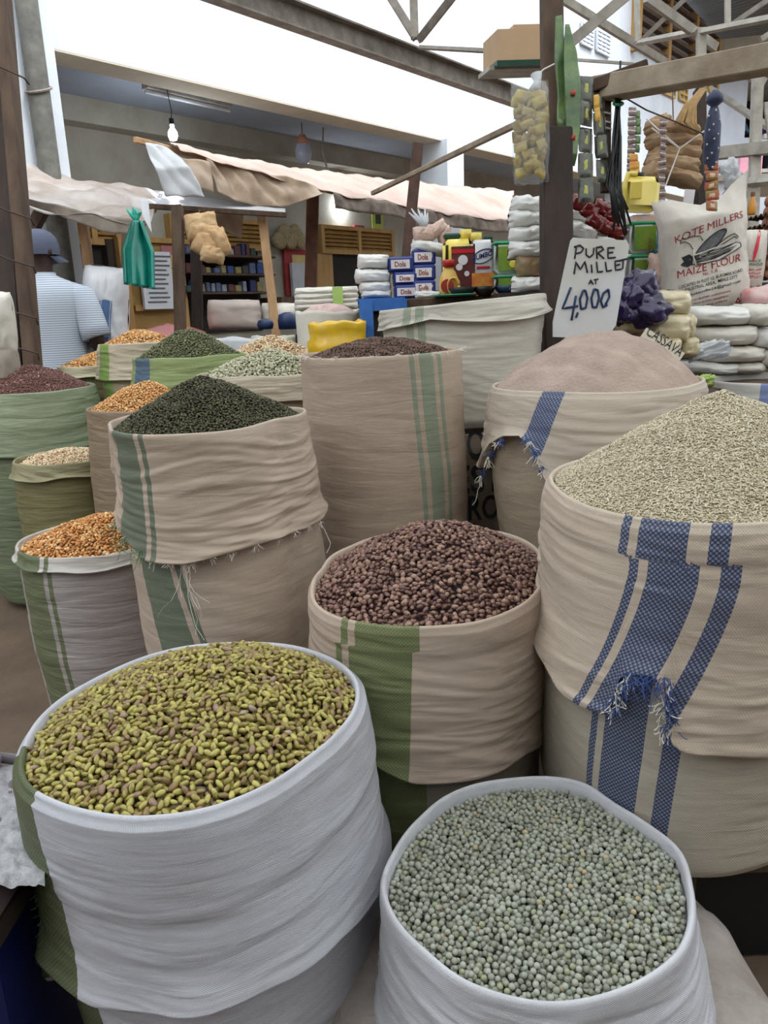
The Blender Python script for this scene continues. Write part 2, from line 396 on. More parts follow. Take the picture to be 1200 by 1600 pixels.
# ---- people
def skinned(name, joints, edges, mat, parent, sub=2, root=0):
    """joints: list of (pos, (rx, ry))"""
    me = bpy.data.meshes.new(name); me.from_pydata([tuple(j[0]) for j in joints], edges, []); me.update()
    o = bpy.data.objects.new(name, me); COL.objects.link(o); me.materials.append(mat)
    sk = o.modifiers.new('Skin', 'SKIN'); sk.use_smooth_shade = True
    for i, d in enumerate(me.skin_vertices[0].data):
        r = joints[i][1]; d.radius = r if isinstance(r, tuple) else (r, r); d.use_root = (i == root)
    sb = o.modifiers.new('Subdivision', 'SUBSURF'); sb.levels = sub; sb.render_levels = sub
    setparent(o, parent)
    return o
skin = pmat('dark brown skin', rgb(62, 42, 36), rough=.5, var=.1, scale=10)
def person(loc, height, face, label, shirtm, trousm, arms, capm=None, group=None, hface=None, bw=1.0):
    """loc feet point; face: yaw of the facing direction; arms: (left, right) elbow and wrist offsets in body axes"""
    s = height / 1.75
    root = empty('person', loc, label, 'person', group)
    cf, sf = cos(face), sin(face); X = Vector((cf, sf, 0)); Y = Vector((-sf, cf, 0))        # X: body right->left axis, Y: forward
    def B(x, y, z): return Vector(loc) + (X * x * bw + Y * y + ZZ * z) * s
    J = [(B(0, 0, .98), (.16 * s, .12 * s)), (B(0, .0, 1.15), (.15 * s, .11 * s)), (B(0, .01, 1.32), (.17 * s, .12 * s)), (B(0, .0, 1.41), (.11 * s, .075 * s)), (B(0, .0, 1.49), .058 * s), (B(0, .01, 1.56), .06 * s),
         (B(0, .02, 1.62), (.078 * s, .09 * s)), (B(0, .02, 1.70), (.070 * s, .085 * s))]
    E = [(0, 1), (1, 2), (2, 3), (3, 4), (4, 5), (5, 6), (6, 7)]
    wr_ = []
    for sg, (el, wrp) in zip((1, -1), arms):
        b = len(J)
        J += [(B(sg * .175, 0, 1.375), .048 * s), (B(*el), .043 * s), (B(*wrp), .028 * s)]
        E += [(3, b), (b, b + 1), (b + 1, b + 2)]
        w = B(*wrp); d = (w - B(*el)).normalized(); side = (X * -sg).cross(d).normalized() if abs(d.dot(X)) < .9 else Y
        pal = w + d * .055 * s; J.append((pal, (.034 * s, .018 * s))); E.append((b + 2, b + 3)); pi_ = b + 3
        ac = d.cross(side).normalized()
        for q, (off, ln) in enumerate(((-.030, .062), (-.010, .074), (.010, .070), (.028, .056))):
            k = len(J); r0_ = pal + d * .035 * s + ac * off * s
            J += [(r0_, .010 * s), (r0_ + (d * ln * .5 + side * .012) * s, .009 * s), (r0_ + (d * ln * .8 + side * .04) * s, .008 * s)]
            E += [(pi_, k), (k, k + 1), (k + 1, k + 2)]
        k = len(J); J += [(pal + (ac * -.035 - d * .02) * s, .012 * s), (pal + (ac * -.055 + d * .025 + side * .02) * s, .010 * s)]; E += [(pi_, k), (k, k + 1)]
    for sg in (1, -1):
        b = len(J)
        J += [(B(sg * .09, 0, .90), .085 * s), (B(sg * .10, .01, .50), .058 * s), (B(sg * .10, -.01, .10), .038 * s), (B(sg * .10, .03, .045), .04 * s), (B(sg * .11, .14, .035), .035 * s)]
        E += [(0, b), (b, b + 1), (b + 1, b + 2), (b + 2, b + 3), (b + 3, b + 4)]
    skinned('body', J, E, skin, root)
    # face
    m = MB(); hc = B(0, .02, 1.645)
    hf_ = face if hface is None else hface; X = Vector((cos(hf_), sin(hf_), 0)); Y = Vector((-sin(hf_), cos(hf_), 0))
    for sg in (1, -1): m.lathe(hc + X * sg * .082 * s - ZZ * .01 * s, [(.001, -.02 * s), (.018 * s, -.012 * s), (.02 * s, .01 * s), (.001, .022 * s)], 8)
    m.lathe(hc + Y * .098 * s - ZZ * .02 * s, [(.002, -.02 * s), (.016 * s, -.012 * s), (.010 * s, .008 * s), (.003, .03 * s)], 8)
    m.build('face_features', skin, root, smooth=True)
    eye = pmat('eye white', rgb(220, 214, 205), rough=.3); m = MB()
    for sg in (1, -1): m.lathe(hc + X * sg * .030 * s + Y * .088 * s + ZZ * .012 * s, [(.001, -.008 * s), (.011 * s, 0), (.001, .008 * s)], 8)
    m.build('eyes', eye, root, smooth=True)
    hX, hY = X, Y; X = Vector((cf, sf, 0)); Y = Vector((-sf, cf, 0))
    # shirt
    m = MB(); n = 32; vs = []
    rings_ = [(z_ + .028 * (z_ > 1.25), a_, b_, c_) for z_, a_, b_, c_ in [(.84, .195, .145, 0), (.95, .192, .145, 0), (1.08, .190, .142, 0), (1.2, .195, .142, -.005), (1.30, .208, .142, -.01), (1.37, .215, .135, -.01), (1.415, .200, .118, -.005), (1.445, .155, .098, 0), (1.468, .100, .082, 0), (1.482, .074, .072, 0)]]
    for (z, rx, ry, yo) in rings_:
        for k in range(n):
            t = 2 * pi * k / n; w = .012 * nz(cos(t) * 2, sin(t) * 2, z * 7) * (1 if z < 1.35 else .3)
            vs.append(B((rx + w) * cos(t), yo + (ry + w) * sin(t), z))
    m.add(vs, [(j * n + k, j * n + (k + 1) % n, (j + 1) * n + (k + 1) % n, (j + 1) * n + k) for j in range(len(rings_) - 1) for k in range(n)])
    for sg, (el, wrp) in zip((1, -1), arms):
        e_ = Vector(el); sh = Vector((sg * .13, -.005, 1.425)); s1 = Vector((sg * .20, -.01, 1.385)); pts_ = [sh, s1, s1.lerp(e_, .35), s1.lerp(e_, .65), s1.lerp(e_, .88), s1.lerp(e_, .86)]
        m.tube([B(*p) for p in pts_], [r * s for r in (.055, .082, .082, .080, .082, .070)], 18)
    sho = m.build('shirt', shirtm, root, smooth=True)
    m = MB(); m.lathe(B(0, .0, 1.49), [(.074 * s, -.02 * s), (.078 * s, .0), (.072 * s, .035 * s), (.066 * s, .035 * s), (.066 * s, -.02 * s)], 20, sy=.92); m.build('collar', shirtm, root, smooth=True)
    T = [(B(0, 0, .95), (.165 * s, .125 * s))]; E3 = []
    for sg in (1, -1):
        b = len(T); T += [(B(sg * .10, 0, .80), .105 * s), (B(sg * .105, .01, .50), .082 * s), (B(sg * .105, -.01, .12), .07 * s)]; E3 += [(0, b), (b, b + 1), (b + 1, b + 2)]
    skinned('trousers', T, E3, trousm, root)
    if capm:
        cap = []
        m = MB(); n = 28
        hd = B(0, .018, 1.655); X, Y = hX, hY
        prof = [(.1015, -.035), (.1045, -.01), (.103, .02), (.094, .055), (.070, .085), (.035, .102), (.004, .106)]
        vs = []; fs_ = []
        for r, h in prof:
            for k in range(n):
                a = 2 * pi * k / n; hh = h
                if h == -.035:      # cut-out over the strap at the back
                    da = abs(((a + pi / 2 + pi) % (2 * pi)) - pi); hh = h + max(0, .045 * (1 - (da / .55) ** 2)) if da < .55 else h
                vs.append(hd + (X * r * .92 * cos(a) + Y * r * 1.06 * sin(a) + ZZ * hh) * s)
        for j in range(len(prof) - 1):
            for k in range(n): fs_.append((j * n + k, j * n + (k + 1) % n, (j + 1) * n + (k + 1) % n, (j + 1) * n + k))
        fs_.append(tuple((len(prof) - 1) * n + k for k in range(n)))
        m.add(vs, fs_); cp = m.build('cap', capm, root, smooth=True)
        m = MB(); m.tube([hd + (X * .094 * cos(a) + Y * .108 * sin(a) - ZZ * .035) * s for a in np.linspace(-pi / 2 - .6, -pi / 2 + .6, 9)], .007 * s, 6); m.build('cap_strap', capm, cp)
        m = MB(); m.grid(lambda u, v: hd + (X * (.085 * (u * 2 - 1)) * (1 - .15 * v) + Y * (.09 * sqrt(max(0, 1 - (u * 2 - 1) ** 2)) + .005 + .075 * v * (1 - .3 * (u * 2 - 1) ** 2)) + ZZ * (-.03 - .035 * v - .015 * (u * 2 - 1) ** 2)) * s, 10, 5); m.build('cap_peak', capm, cp, smooth=True, solid=.004)
    return root

def striped(name, c1, c2, n=62.0):
    m = bpy.data.materials.new(name); m.use_nodes = True; t = m.node_tree; N = t.nodes; L = t.links; b = N['Principled BSDF']; b.inputs['Roughness'].default_value = .85
    tc = N.new('ShaderNodeTexCoord'); sp = N.new('ShaderNodeSeparateXYZ'); L.new(tc.outputs['Object'], sp.inputs[0])
    q = N.new('ShaderNodeMath'); q.operation = 'MULTIPLY'; q.inputs[1].default_value = n; L.new(sp.outputs['Z'], q.inputs[0])
    f = N.new('ShaderNodeMath'); f.operation = 'FRACT'; L.new(q.outputs[0], f.inputs[0])
    r = N.new('ShaderNodeValToRGB'); r.color_ramp.interpolation = 'CONSTANT'; r.color_ramp.elements[0].color = c2; r.color_ramp.elements[1].position = .32; r.color_ramp.elements[1].color = c1
    L.new(f.outputs[0], r.inputs[0]); L.new(r.outputs[0], b.inputs['Base Color']); return m
shirt = striped('white shirt with thin grey-blue stripes', rgb(206, 214, 226), rgb(138, 148, 166), 74)
trous = pmat('dark trousers', rgb(48, 48, 54), rough=.9)
capm = pmat('blue-grey cap cloth', rgb(96, 102, 122), rough=.9, var=.1)
dM = 4.75; pm_ = at(73, 480, dM); hM = at(88, 359, dM).z / 1.761 * 1.75
person((pm_.x, pm_.y, 0), hM, radians(6), 'man seen from behind in grey cap and striped white polo shirt', shirt, trous,
       (((.27, -.04, 1.13), (.20, .20, 1.10)), ((-.28, -.04, 1.13), (-.24, .16, 1.02))), capm, hface=radians(-35), bw=1.0)
lb = pmat('light blue shirt cloth', rgb(132, 178, 214), rough=.85); jk = pmat('grey-blue jacket', rgb(84, 96, 112), rough=.9)
pf = at(1146, 222, Yf + 1.9)
person((pf.x, pf.y, pf.z - 1.05), 1.75, radians(150), 'person in a light blue shirt leaning on the far upper gallery', lb, trous, (((.28, .1, 1.2), (.2, .38, 1.1)), ((-.28, .1, 1.2), (-.2, .38, 1.1))), None)
pf = at(1192, 226, Yf + 1.9)
person((pf.x, pf.y, pf.z - 1.05), 1.72, radians(180), 'person in purple at the frame edge on the far gallery', pmat('purple cloth', rgb(86, 62, 140), rough=.85), trous, (((.28, .1, 1.2), (.2, .38, 1.1)), ((-.28, .1, 1.2), (-.2, .38, 1.1))), None)
m = MB(); m.box((a.x + 4, Yf + 2.3, pf.z - 1.05 - .06), (10, 3.0, .12)); m.build('gallery_floor', plaster2, fb_root)

# ---- walkway fittings
def lampat(name, p, label, col, power, r=.035, cordtop=None, e=14):
    rt = empty(name, p, label, 'lamp')
    m = MB(); m.lathe(p, [(.001, -r * 1.3), (r * .7, -r * 1.1), (r, -r * .3), (r * .95, r * .4), (r * .45, r * 1.2), (r * .4, r * 1.9), (.001, r * 1.9)], 16); m.build('bulb', pmat('lit bulb glass', rgb(*col), emis=e), rt, smooth=True)
    m = MB(); m.lathe(p + ZZ * r * 1.9, [(r * .5, 0), (r * .5, .05), (.002, .06)], 12); m.build('lamp_holder', black, rt)
    m = MB(); m.tube([p + ZZ * (r * 1.9 + .05), p + ZZ * .2 + FU * .01, (cordtop or p + ZZ * .5)], .004, 5); m.build('cord', black, rt)
    ld = bpy.data.lights.new(name, 'POINT'); ld.energy = power; ld.color = (.85, .93, 1); ld.shadow_soft_size = r; lo = bpy.data.objects.new(name + '_light', ld); COL.objects.link(lo); lo.location = p - ZZ * .08
    setparent(lo, rt)
pb = onp(270, 210, 6.6); lampat('hanging_bulb', pb, 'lit bulb hanging from the walkway ceiling near the tube fixture', (235, 245, 255), 10, .045, cordtop=Vector((pb.x - .02, pb.y, ZCV)))
pb = onp(474, 238, 6.9)
gl = empty('lamp_globe', pb, 'unlit glass globe lamp with an orange cap hanging in the walkway', 'lamp')
m = MB(); m.lathe(pb, [(.001, -.13), (.05, -.12), (.09, -.06), (.10, .0), (.085, .07), (.05, .12)], 20); m.build('glass_globe', pmat('clear lamp glass', rgb(200, 205, 225), rough=.15, alpha=.8), gl, smooth=True)
m = MB(); m.lathe(pb, [(.075, .085), (.06, .14), (.03, .19), (.001, .20)], 20); m.build('cap', pmat('orange lamp cap', rgb(196, 140, 110), rough=.6), gl, smooth=True)
m = MB(); m.tube([pb + ZZ * .2, Vector((pb.x, pb.y, ZCV))], .005, 5); m.build('cord', black, gl)
pa, pc = onp(228, 136, 6.3), onp(358, 165, 6.3); zt_ = ZCV - .04
sa, sb2 = atz(226, 134, zt_), atz(358, 165, zt_)
tf = empty('tube_light_fixture', (sa + sb2) / 2, 'long unlit tube light fixture on the walkway ceiling', 'lamp')
m = MB(); m.bar(sa, sb2, .09, .045); m.build('fixture_body', steelw, tf); m = MB(); m.tube([sa + Vector((0, 0, -.05)), sb2 + Vector((0, 0, -.05))], .016, 10); m.build('tube', pmat('white tube glass', rgb(225, 228, 232), rough=.3), tf, smooth=True)
ws = atz(505, 200, ZCV - .02); we = onp(514, 275, 6.4)
tag(MB().tube([ws, ws.lerp(we, .5) + Vector((-.04, 0, 0)), we], .012, 6).build('hanging_cable', steelw), 'pale cable hanging from the ceiling right of the globe lamp', 'cable')
pg = onp(534, 316, DB - .06)
lampat('wall_bulb', pg, 'small lit lamp on the wall above the shop louvres', (200, 235, 230), 6, .03, cordtop=pg + ZZ * .4, e=8)

# ---- shop fronts on the back wall (pixel frame read on the wall plane)
def wbox(mb, x0, y0, x1, y1, d0, d1, mi=0):
    a = onp(x0, (y0 + y1) / 2, DB); b = onp(x1, (y0 + y1) / 2, DB); t = onp((x0 + x1) / 2, y0, DB); u = onp((x0 + x1) / 2, y1, DB)
    return fbox(mb, a.dot(FU), b.dot(FU), DB - d0, DB - d1, t.z, u.z, mi)
def shop(name, x0, y0, x1, y1, label, door=None, nl=5):
    """louvre band with frame"""
    c = onp((x0 + x1) / 2, (y0 + y1) / 2, DB); r_ = empty(name, c, label, 'louvre')
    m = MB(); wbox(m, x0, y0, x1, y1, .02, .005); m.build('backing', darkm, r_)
    a, b = onp(x0, y0, DB), onp(x1, y1, DB); s0, s1 = fs(x0, (y0 + y1) / 2, DB), fs(x1, (y0 + y1) / 2, DB); zt = onp((x0 + x1) / 2, y0, DB).z; zb = onp((x0 + x1) / 2, y1, DB).z
    m = MB()
    for k in range(nl):
        z = zb + (zt - zb) * (k + .5) / nl
        m.box(fac((s0 + s1) / 2, DB - .05, z), (s1 - s0, .09, .015), (FU, (FN * .8 + ZZ * .6).normalized(), (ZZ * .8 - FN * .6).normalized()))
    m.build('slats', woody, r_)
    m = MB()
    fbox(m, s0, s1, DB - .10, DB, zb - .06, zb); fbox(m, s0, s1, DB - .10, DB, zt, zt + .05)
    for s in (s0, (s0 + s1) / 2, s1): fbox(m, s - .03, s + .03, DB - .105, DB, zb - .06, zt + .05)
    m.build('louvre_frame', woody, r_)
shop('shop_louvre', 497, 362, 606, 392, 'varnished timber louvre over the dark shop door right of the rusty post')
shop('shop_louvre', 262, 348, 405, 382, 'timber louvre above the shop with stocked shelves')
shop('shop_louvre', 100, 343, 176, 374, 'timber louvre over the dark doorway behind the man', nl=4)
m = MB(); wbox(m, 519, 398, 600, 640, .03, .01); struct(m.build('door_1', darkm), 'doorway under the timber louvre, its shade painted as a dark panel')  # flat dark panels on the wall carry the shade of the openings
m = MB(); wbox(m, 494, 397, 520, 640, .07, .01); struct(m.build('door_2', woody), 'yellow varnished door leaf')
m = MB(); wbox(m, 108, 378, 172, 640, .03, .01); struct(m.build('door_3', darkm), 'doorway behind the man, its shade painted as a dark panel')
m = MB(); wbox(m, 172, 376, 194, 640, .12, .01); struct(m.build('trim_9', woodd), 'dark timber door post')
m = MB(); wbox(m, 282, 386, 404, 520, .03, .01); struct(m.build('door_4', darkm), 'shop opening with shelves, its shade painted as a dark panel')
sr = empty('shop_shelf', onp(340, 450, DB - .3), 'dark shop shelves behind the posts, stocked with small packets', 'shelf')
for yy in (402, 430, 458): m = MB(); wbox(m, 284, yy, 402, yy + 3, .34, .03); m.build('shelf_board', wood, sr)
rnd = random.Random(5); pk_cols = [(36, 44, 84), (120, 128, 142), (84, 48, 48), (44, 66, 56), (128, 118, 76), (76, 86, 116), (56, 54, 56), (46, 66, 120)]
pk_m = [pmat('shop packet %s' % (c,), rgb(*c), rough=.5, var=.3, scale=20) for c in pk_cols]
names_ = ['navy', 'pale grey', 'dull red', 'green', 'yellow', 'slate blue', 'dark grey', 'bright blue']
for r_i, yy in enumerate((402, 430, 458)):
    x = 287
    while x < 398:
        w = rnd.choice((6, 8, 10)); h = rnd.uniform(9, 20); ci = rnd.randrange(8); m = MB()
        a = onp(x, yy, DB - .2); b = onp(x + w, yy, DB - .2); t = onp(x, yy - h, DB - .2)
        z0 = onp(340, yy, DB - .2).z
        z0 = onp(x, yy + .0, DB - .2).z
        zsh = onp((284 + 402) / 2, yy, DB).z
        fbox(m, a.dot(FU), b.dot(FU) - .008, DB - .28, DB - .16, zsh, zsh + (t.z - a.z), bev=.01)
        tag(m.build('shop_packet', pk_m[ci]), '%s packet standing on the %s shop shelf behind the posts' % (names_[ci], ('top', 'middle', 'bottom')[r_i]), 'packet', '%s packets on the %s shop shelf' % (names_[ci], ('top', 'middle', 'bottom')[r_i]))
        x += w + rnd.choice((1, 2, 5))
# notice board with papers
nb = empty('notice_board', onp(230, 440, DB - .2), 'yellow timber notice board with pinned papers beside the shop', 'notice board')
m = MB(); wbox(m, 186, 378, 280, 640, .16, .03); m.build('board', pmat('ochre board', rgb(150, 116, 66), rough=.8, var=.2), nb)
m = MB(); wbox(m, 184, 374, 196, 640, .20, .03); wbox(m, 270, 374, 281, 640, .20, .03); wbox(m, 184, 374, 281, 382, .20, .03); wbox(m, 196, 478, 272, 486, .20, .03); m.build('board_frame', woody, nb)
paper = pmat('white paper', rgb(206, 208, 212), rough=.7, var=.05); ink = pmat('grey print', rgb(96, 98, 104), rough=.8)
rose = pmat('rose paper', rgb(170, 110, 110), rough=.7); ochre = pmat('ochre paper', rgb(190, 170, 110), rough=.7)
for (x0, y0, x1, y1, mm) in ((238, 386, 258, 400, rose), (250, 400, 272, 420, ochre), (255, 422, 270, 470, ochre)):
    m = MB(); wbox(m, x0, y0, x1, y1, .175, .162); m.build('pinned_paper', mm, nb)
hp = MB(); wbox(hp, 203, 396, 250, 484, .24, .20)
hpo = hp.build('hanging_papers', paper); tag(hpo, 'sheaf of printed white papers hanging behind the teal bag', 'paper')
m = MB()
for k in range(11): wbox(m, 212 + (k * 7) % 5, 402 + k * 7, 246 - (k * 5) % 9, 404 + k * 7, .248, .243)
m.build('print_lines', ink, hpo)
# fittings right of the shelves
t_ = MB(); wbox(t_, 441, 390, 474, 462, .06, .02); o = t_.build('red_notice', pmat('red framed notice', rgb(150, 50, 52), rough=.7)); tag(o, 'red framed notice left of the rusty post', 'notice')
m = MB(); wbox(m, 451, 399, 472, 412, .07, .062); m.build('notice_sheet', ochre, o)
m = MB(); wbox(m, 447, 412, 472, 470, .13, .085); tag(m.build('grey_cloth', pmat('pale grey cloth', rgb(176, 180, 184), rough=.9, var=.12), smooth=False), 'pale grey cloth hanging over the red notice', 'cloth')
m = MB(); wbox(m, 404, 335, 478, 360, .05, .0);
m = MB(); wbox(m, 580, 328, 597, 360, .02, .005); o = m.build('poster', pmat('yellow-green poster', rgb(172, 182, 82), rough=.6)); tag(o, 'yellow-green poster with a dark figure high on the shop wall', 'poster')
m = MB(); wbox(m, 585, 333, 593, 350, .025, .02); m.build('poster_figure', pmat('poster dark', rgb(46, 58, 44), rough=.6), o)
m = MB(); wbox(m, 548, 353, 563, 363, .08, .0); tag(m.build('meter_box', pmat('dull red box', rgb(140, 60, 60), rough=.6)), 'small dull red box fixed above the louvre', 'box')
m = MB(); wbox(m, 398, 466, 470, 478, .5, .1); tag(m.build('shop_counter', wood), 'low dark brown shop counter behind the pale post', 'counter')
# woven baskets on the wall
for k, (x, y) in enumerate(((436, 376), (452, 376), (468, 376), (444, 364), (460, 364))):
    p = onp(x, y, DB - .12); m = MB(); m.lathe(p, [(.05, -.06), (.10, -.03), (.11, .03), (.08, .06)], 14, ax=(FU, ZZ, -FN)); tag(m.build('basket', pmat('tan basketwork', rgb(150, 134, 104), rough=.9, var=.3, scale=40, bump=.5), smooth=True), 'round tan woven basket hung left of the rusty post', 'basket', 'tan baskets hung on the shop wall')

# ---- posts, beams, trusses
def timber(name, pts, w, mat, label, cat='post', ground=False, group=None, wy=None, bev=.004, parent=None):
    """pts: [(px, py, depth), (px, py, depth)]"""
    a, b = at(*pts[0]), at(*pts[1])
    if ground and b.z > 0.01: b = b + (b - a) * (b.z / (a.z - b.z))
    o = MB().bar(a, b, w, wy or w, up=(0, 1, 0), bev=bev).build(name, mat)
    return tag(o, label, cat, group)
lp = empty('timber_post', at(20, 560, 4.15), 'dark timber post at the left edge wrapped with wire', 'post')
def lean(p0, p1):
    a, b = at(*p0), at(*p1); return a + (a - b) * .3, b + (b - a) * (b.z / (a.z - b.z))
q0, q1 = lean((-12, 0, 4.15), (24, 570, 4.15)); m = MB(); m.bar(q0, q1, .113, .11, up=(0, 1, 0), bev=.005); m.build('post_body', woodd, lp)
r0_, r1_ = lean((4, 0, 4.11), (52, 575, 4.11)); m = MB(); m.bar(r0_, r1_, .066, .10, up=(0, 1, 0), bev=.005); m.build('side_plank', wood, lp)
wire = pmat('rusty wire', rgb(58, 44, 38), rough=.7)
for yy in (110, 330, 405, 485, 540):
    m = MB(); m.tube([at(-15, yy - 12, 4.02), at(12, yy, 4.03), at(32 + yy * .05, yy + 12, 4.03), at(42 + yy * .035, yy + 22, 4.07)], .005, 5); m.build('wire_wrap', wire, lp)
timber('stall_post', [(277, 322, 4.95), (282, 520, 4.95)], .066, wood, 'rough brown stall post between the teal bag and the bundle of gloves', ground=True)
timber('stall_post', [(409, 335, 5.6), (430, 508, 5.6)], .060, woodl, 'pale sawn timber post left of the white sacks', ground=True)
timber('stall_post', [(306, 375, 6.6), (309, 512, 6.6)], .085, woodd, 'dark brown post behind the bundle of gloves', ground=True)
timber('stall_post', [(489, 300, 7.2), (485, 480, 7.2)], .11, pmat('rusty timber', rgb(112, 76, 58), rough=.8, col2=rgb(86, 56, 42), scale=10), 'rusty brown post left of the shop louvre', ground=True)
timber('stall_post', [(653, 226, 5.4), (636, 400, 5.4)], .075, pmat('dark red timber', rgb(84, 58, 48), rough=.8, col2=rgb(56, 38, 32), scale=10), 'dark reddish post leaning behind the flour packs', ground=True)
timber('stall_post', [(130, 345, 5.7), (141, 440, 5.7)], .062, woodl, 'pale timber post right behind the man', ground=True)
timber('stall_post', [(196, 355, 6.6), (192, 520, 6.6)], .05, wood, 'thin brown post left of the teal bag', ground=True)
timber('brace', [(72, 318, 4.9), (45, 368, 4.9)], .07, wood, 'short brown brace under the left awning', 'brace')
timber('bamboo_pole', [(582, 302, 5.3), (812, 192, 3.6)], .028, beamw, 'thin slanting pole running from the awning to the timber post', 'pole')
timber('timber_post', [(868, 205, 2.95), (870, 530, 2.95)], .112, woodd, 'thick dark timber post beside the millet price sign', ground=True, wy=.09, bev=.006)
timber('timber_post', [(861, -40, 3.06), (866, 400, 3.06)], .082, wood, 'upper timber post bolted behind the thick dark post', ground=True, wy=.07)
timber('timber_post', [(1093, 140, 4.15), (1096, 480, 4.15)], .055, woodd, 'thin dark post behind the brown folded sacks', ground=True)
timber('wooden_beam', [(905, 146, 3.1), (1290, 76, 2.5)], .085, beamw, 'long dusty timber beam crossing above the hanging goods', 'beam')
timber('branch_brace', [(925, 135, 3.0), (1012, 103, 2.95)], .045, wood, 'rough brown branch lashed under the dusty beam', 'brace')
def truss(name, label, mat, segs, depth, grp=None, par='truss_member'):
    c = at(segs[0][0], segs[0][1], depth); r_ = empty(name, c, label, 'roof truss', grp)
    for (x0, y0, x1, y1, wpx, d0, d1) in segs:
        m = MB(); m.bar(at(x0, y0, d0), at(x1, y1, d1), W(wpx, (d0 + d1) / 2), W(wpx, (d0 + d1) / 2) * .7, up=(0, 1, 0)); m.build(par, mat, r_)
    return r_
ch = [atz(330, -19, 3.25), atz(812, 156, 3.25)]
r_ = empty('roof_edge_beam', ch[0], 'long steel channel beam crossing in front of the white wall', 'beam')
m = MB(); m.bar(ch[0] + (ch[0] - ch[1]) * .4, ch[1] + (ch[1] - ch[0]) * .25, .03, .15, up=(0, 0, 1)); m.build('beam_web', steel, r_)
for dz in (-.075, .075): m = MB(); m.bar(ch[0] + (ch[0] - ch[1]) * .4 + ZZ * dz - FN * .03, ch[1] + (ch[1] - ch[0]) * .25 + ZZ * dz - FN * .03, .09, .012, up=(0, 0, 1)); m.build('beam_flange', steel, r_)
dch = (atz(650, 62, 3.25) - CP).dot(FW)
truss('roof_truss', 'grey steel struts fanning up from the channel beam', steel, [(650, 60, 588, -40, 11, dch, dch), (648, 60, 645, -40, 12, dch, dch), (655, 62, 735, -40, 11, dch, dch - .6), (655, 74, 850, 84, 6, dch, 4.2)], dch)
truss('roof_truss', 'steel truss above the timber beam right of the tall post', steelw, [(885, 72, 985, -12, 15, 4.2, 4.0), (872, -6, 1040, 98, 11, 5.6, 6.4), (995, -10, 996, 66, 8, 5.9, 5.9), (997, 67, 1090, 49, 9, 5.9, 5.2), (1000, 65, 1075, -6, 7, 5.9, 5.4), (880, 92, 990, 100, 4, 5.2, 5.5)], 5.5)
truss('roof_truss', 'steel truss under the corrugated roof at upper right', steelw, [(1010, -4, 1118, 74, 13, 5.0, 5.4), (1094, 50, 1215, 26, 9, 5.2, 4.6), (1137, -8, 1137, 40, 8, 5.0, 5.0), (1145, 37, 1215, -10, 7, 5.0, 4.6), (1188, 62, 1215, 44, 8, 5.0, 5.0), (1095, 45, 1097, 165, 13, 5.2, 5.2), (1100, 95, 1215, 98, 5, 5.2, 5)], 5.1)
truss('roof_truss', 'pale steel frame with post and rail before the far gallery', steelw, [(1184, 118, 1172, 470, 15, 5.6, 5.6), (1108, 138, 1200, 198, 9, 7, 6.4), (1118, 240, 1230, 228, 18, 5.8, 5.4), (1125, 262, 1178, 290, 13, 6, 5.6), (1172, 284, 1230, 278, 16, 5.6, 5.2), (1160, 112, 1195, 130, 12, 6, 6), (1196, 160, 1204, 225, 6, 5.6, 5.6)], 5.6)
# corrugated roof sheets
corr = pmat('grey corrugated iron', rgb(110, 112, 112), rough=.5, metal=.4, var=.15, scale=2)
def bil(c, u, v): return (c[0] * (1 - u) + c[1] * u) * (1 - v) + (c[3] * (1 - u) + c[2] * u) * v
def roofsheet(c, label, n=150, amp=.02):
    nrm = (c[1] - c[0]).cross(c[3] - c[0]).normalized(); waves = (c[1] - c[0]).length / .09
    m = MB(); m.grid(lambda u, v: bil(c, u, v) + nrm * amp * sin(2 * pi * u * waves), n * 3, 3); o = m.build('roof_sheet', corr, smooth=True, solid=.002); tag(o, label, 'roof')
roofsheet([atz(1128, 60, 4.3), atz(1052, -20, 4.05), atz(1700, -600, 4.05), atz(1700, 0, 4.3)], 'dark corrugated iron roof at the upper right')
# unseen roof added to shade and soften light on the near stalls (its light gap is towards the building)
rt_ = pmat('light-softening roof sheet', rgb(214, 216, 214), rough=.6, var=.12, scale=1.2, transl=.62)
def fr(s, n): p = FU * s + FN * n; return Vector((p.x, p.y, 4.62 + .05 * n))
c = [fr(-9, -7), fr(7.5, -7), fr(7.5, 3.35), fr(-9, 3.35)]
nrm = ZZ; m = MB(); m.grid(lambda u, v: bil(c, u, v) + ZZ * .02 * sin(2 * pi * u * 150), 600, 2)
o = m.build('shading_roof', rt_, smooth=True); tag(o, 'unseen translucent corrugated roof added to shade and soften light on the stalls', 'roof')
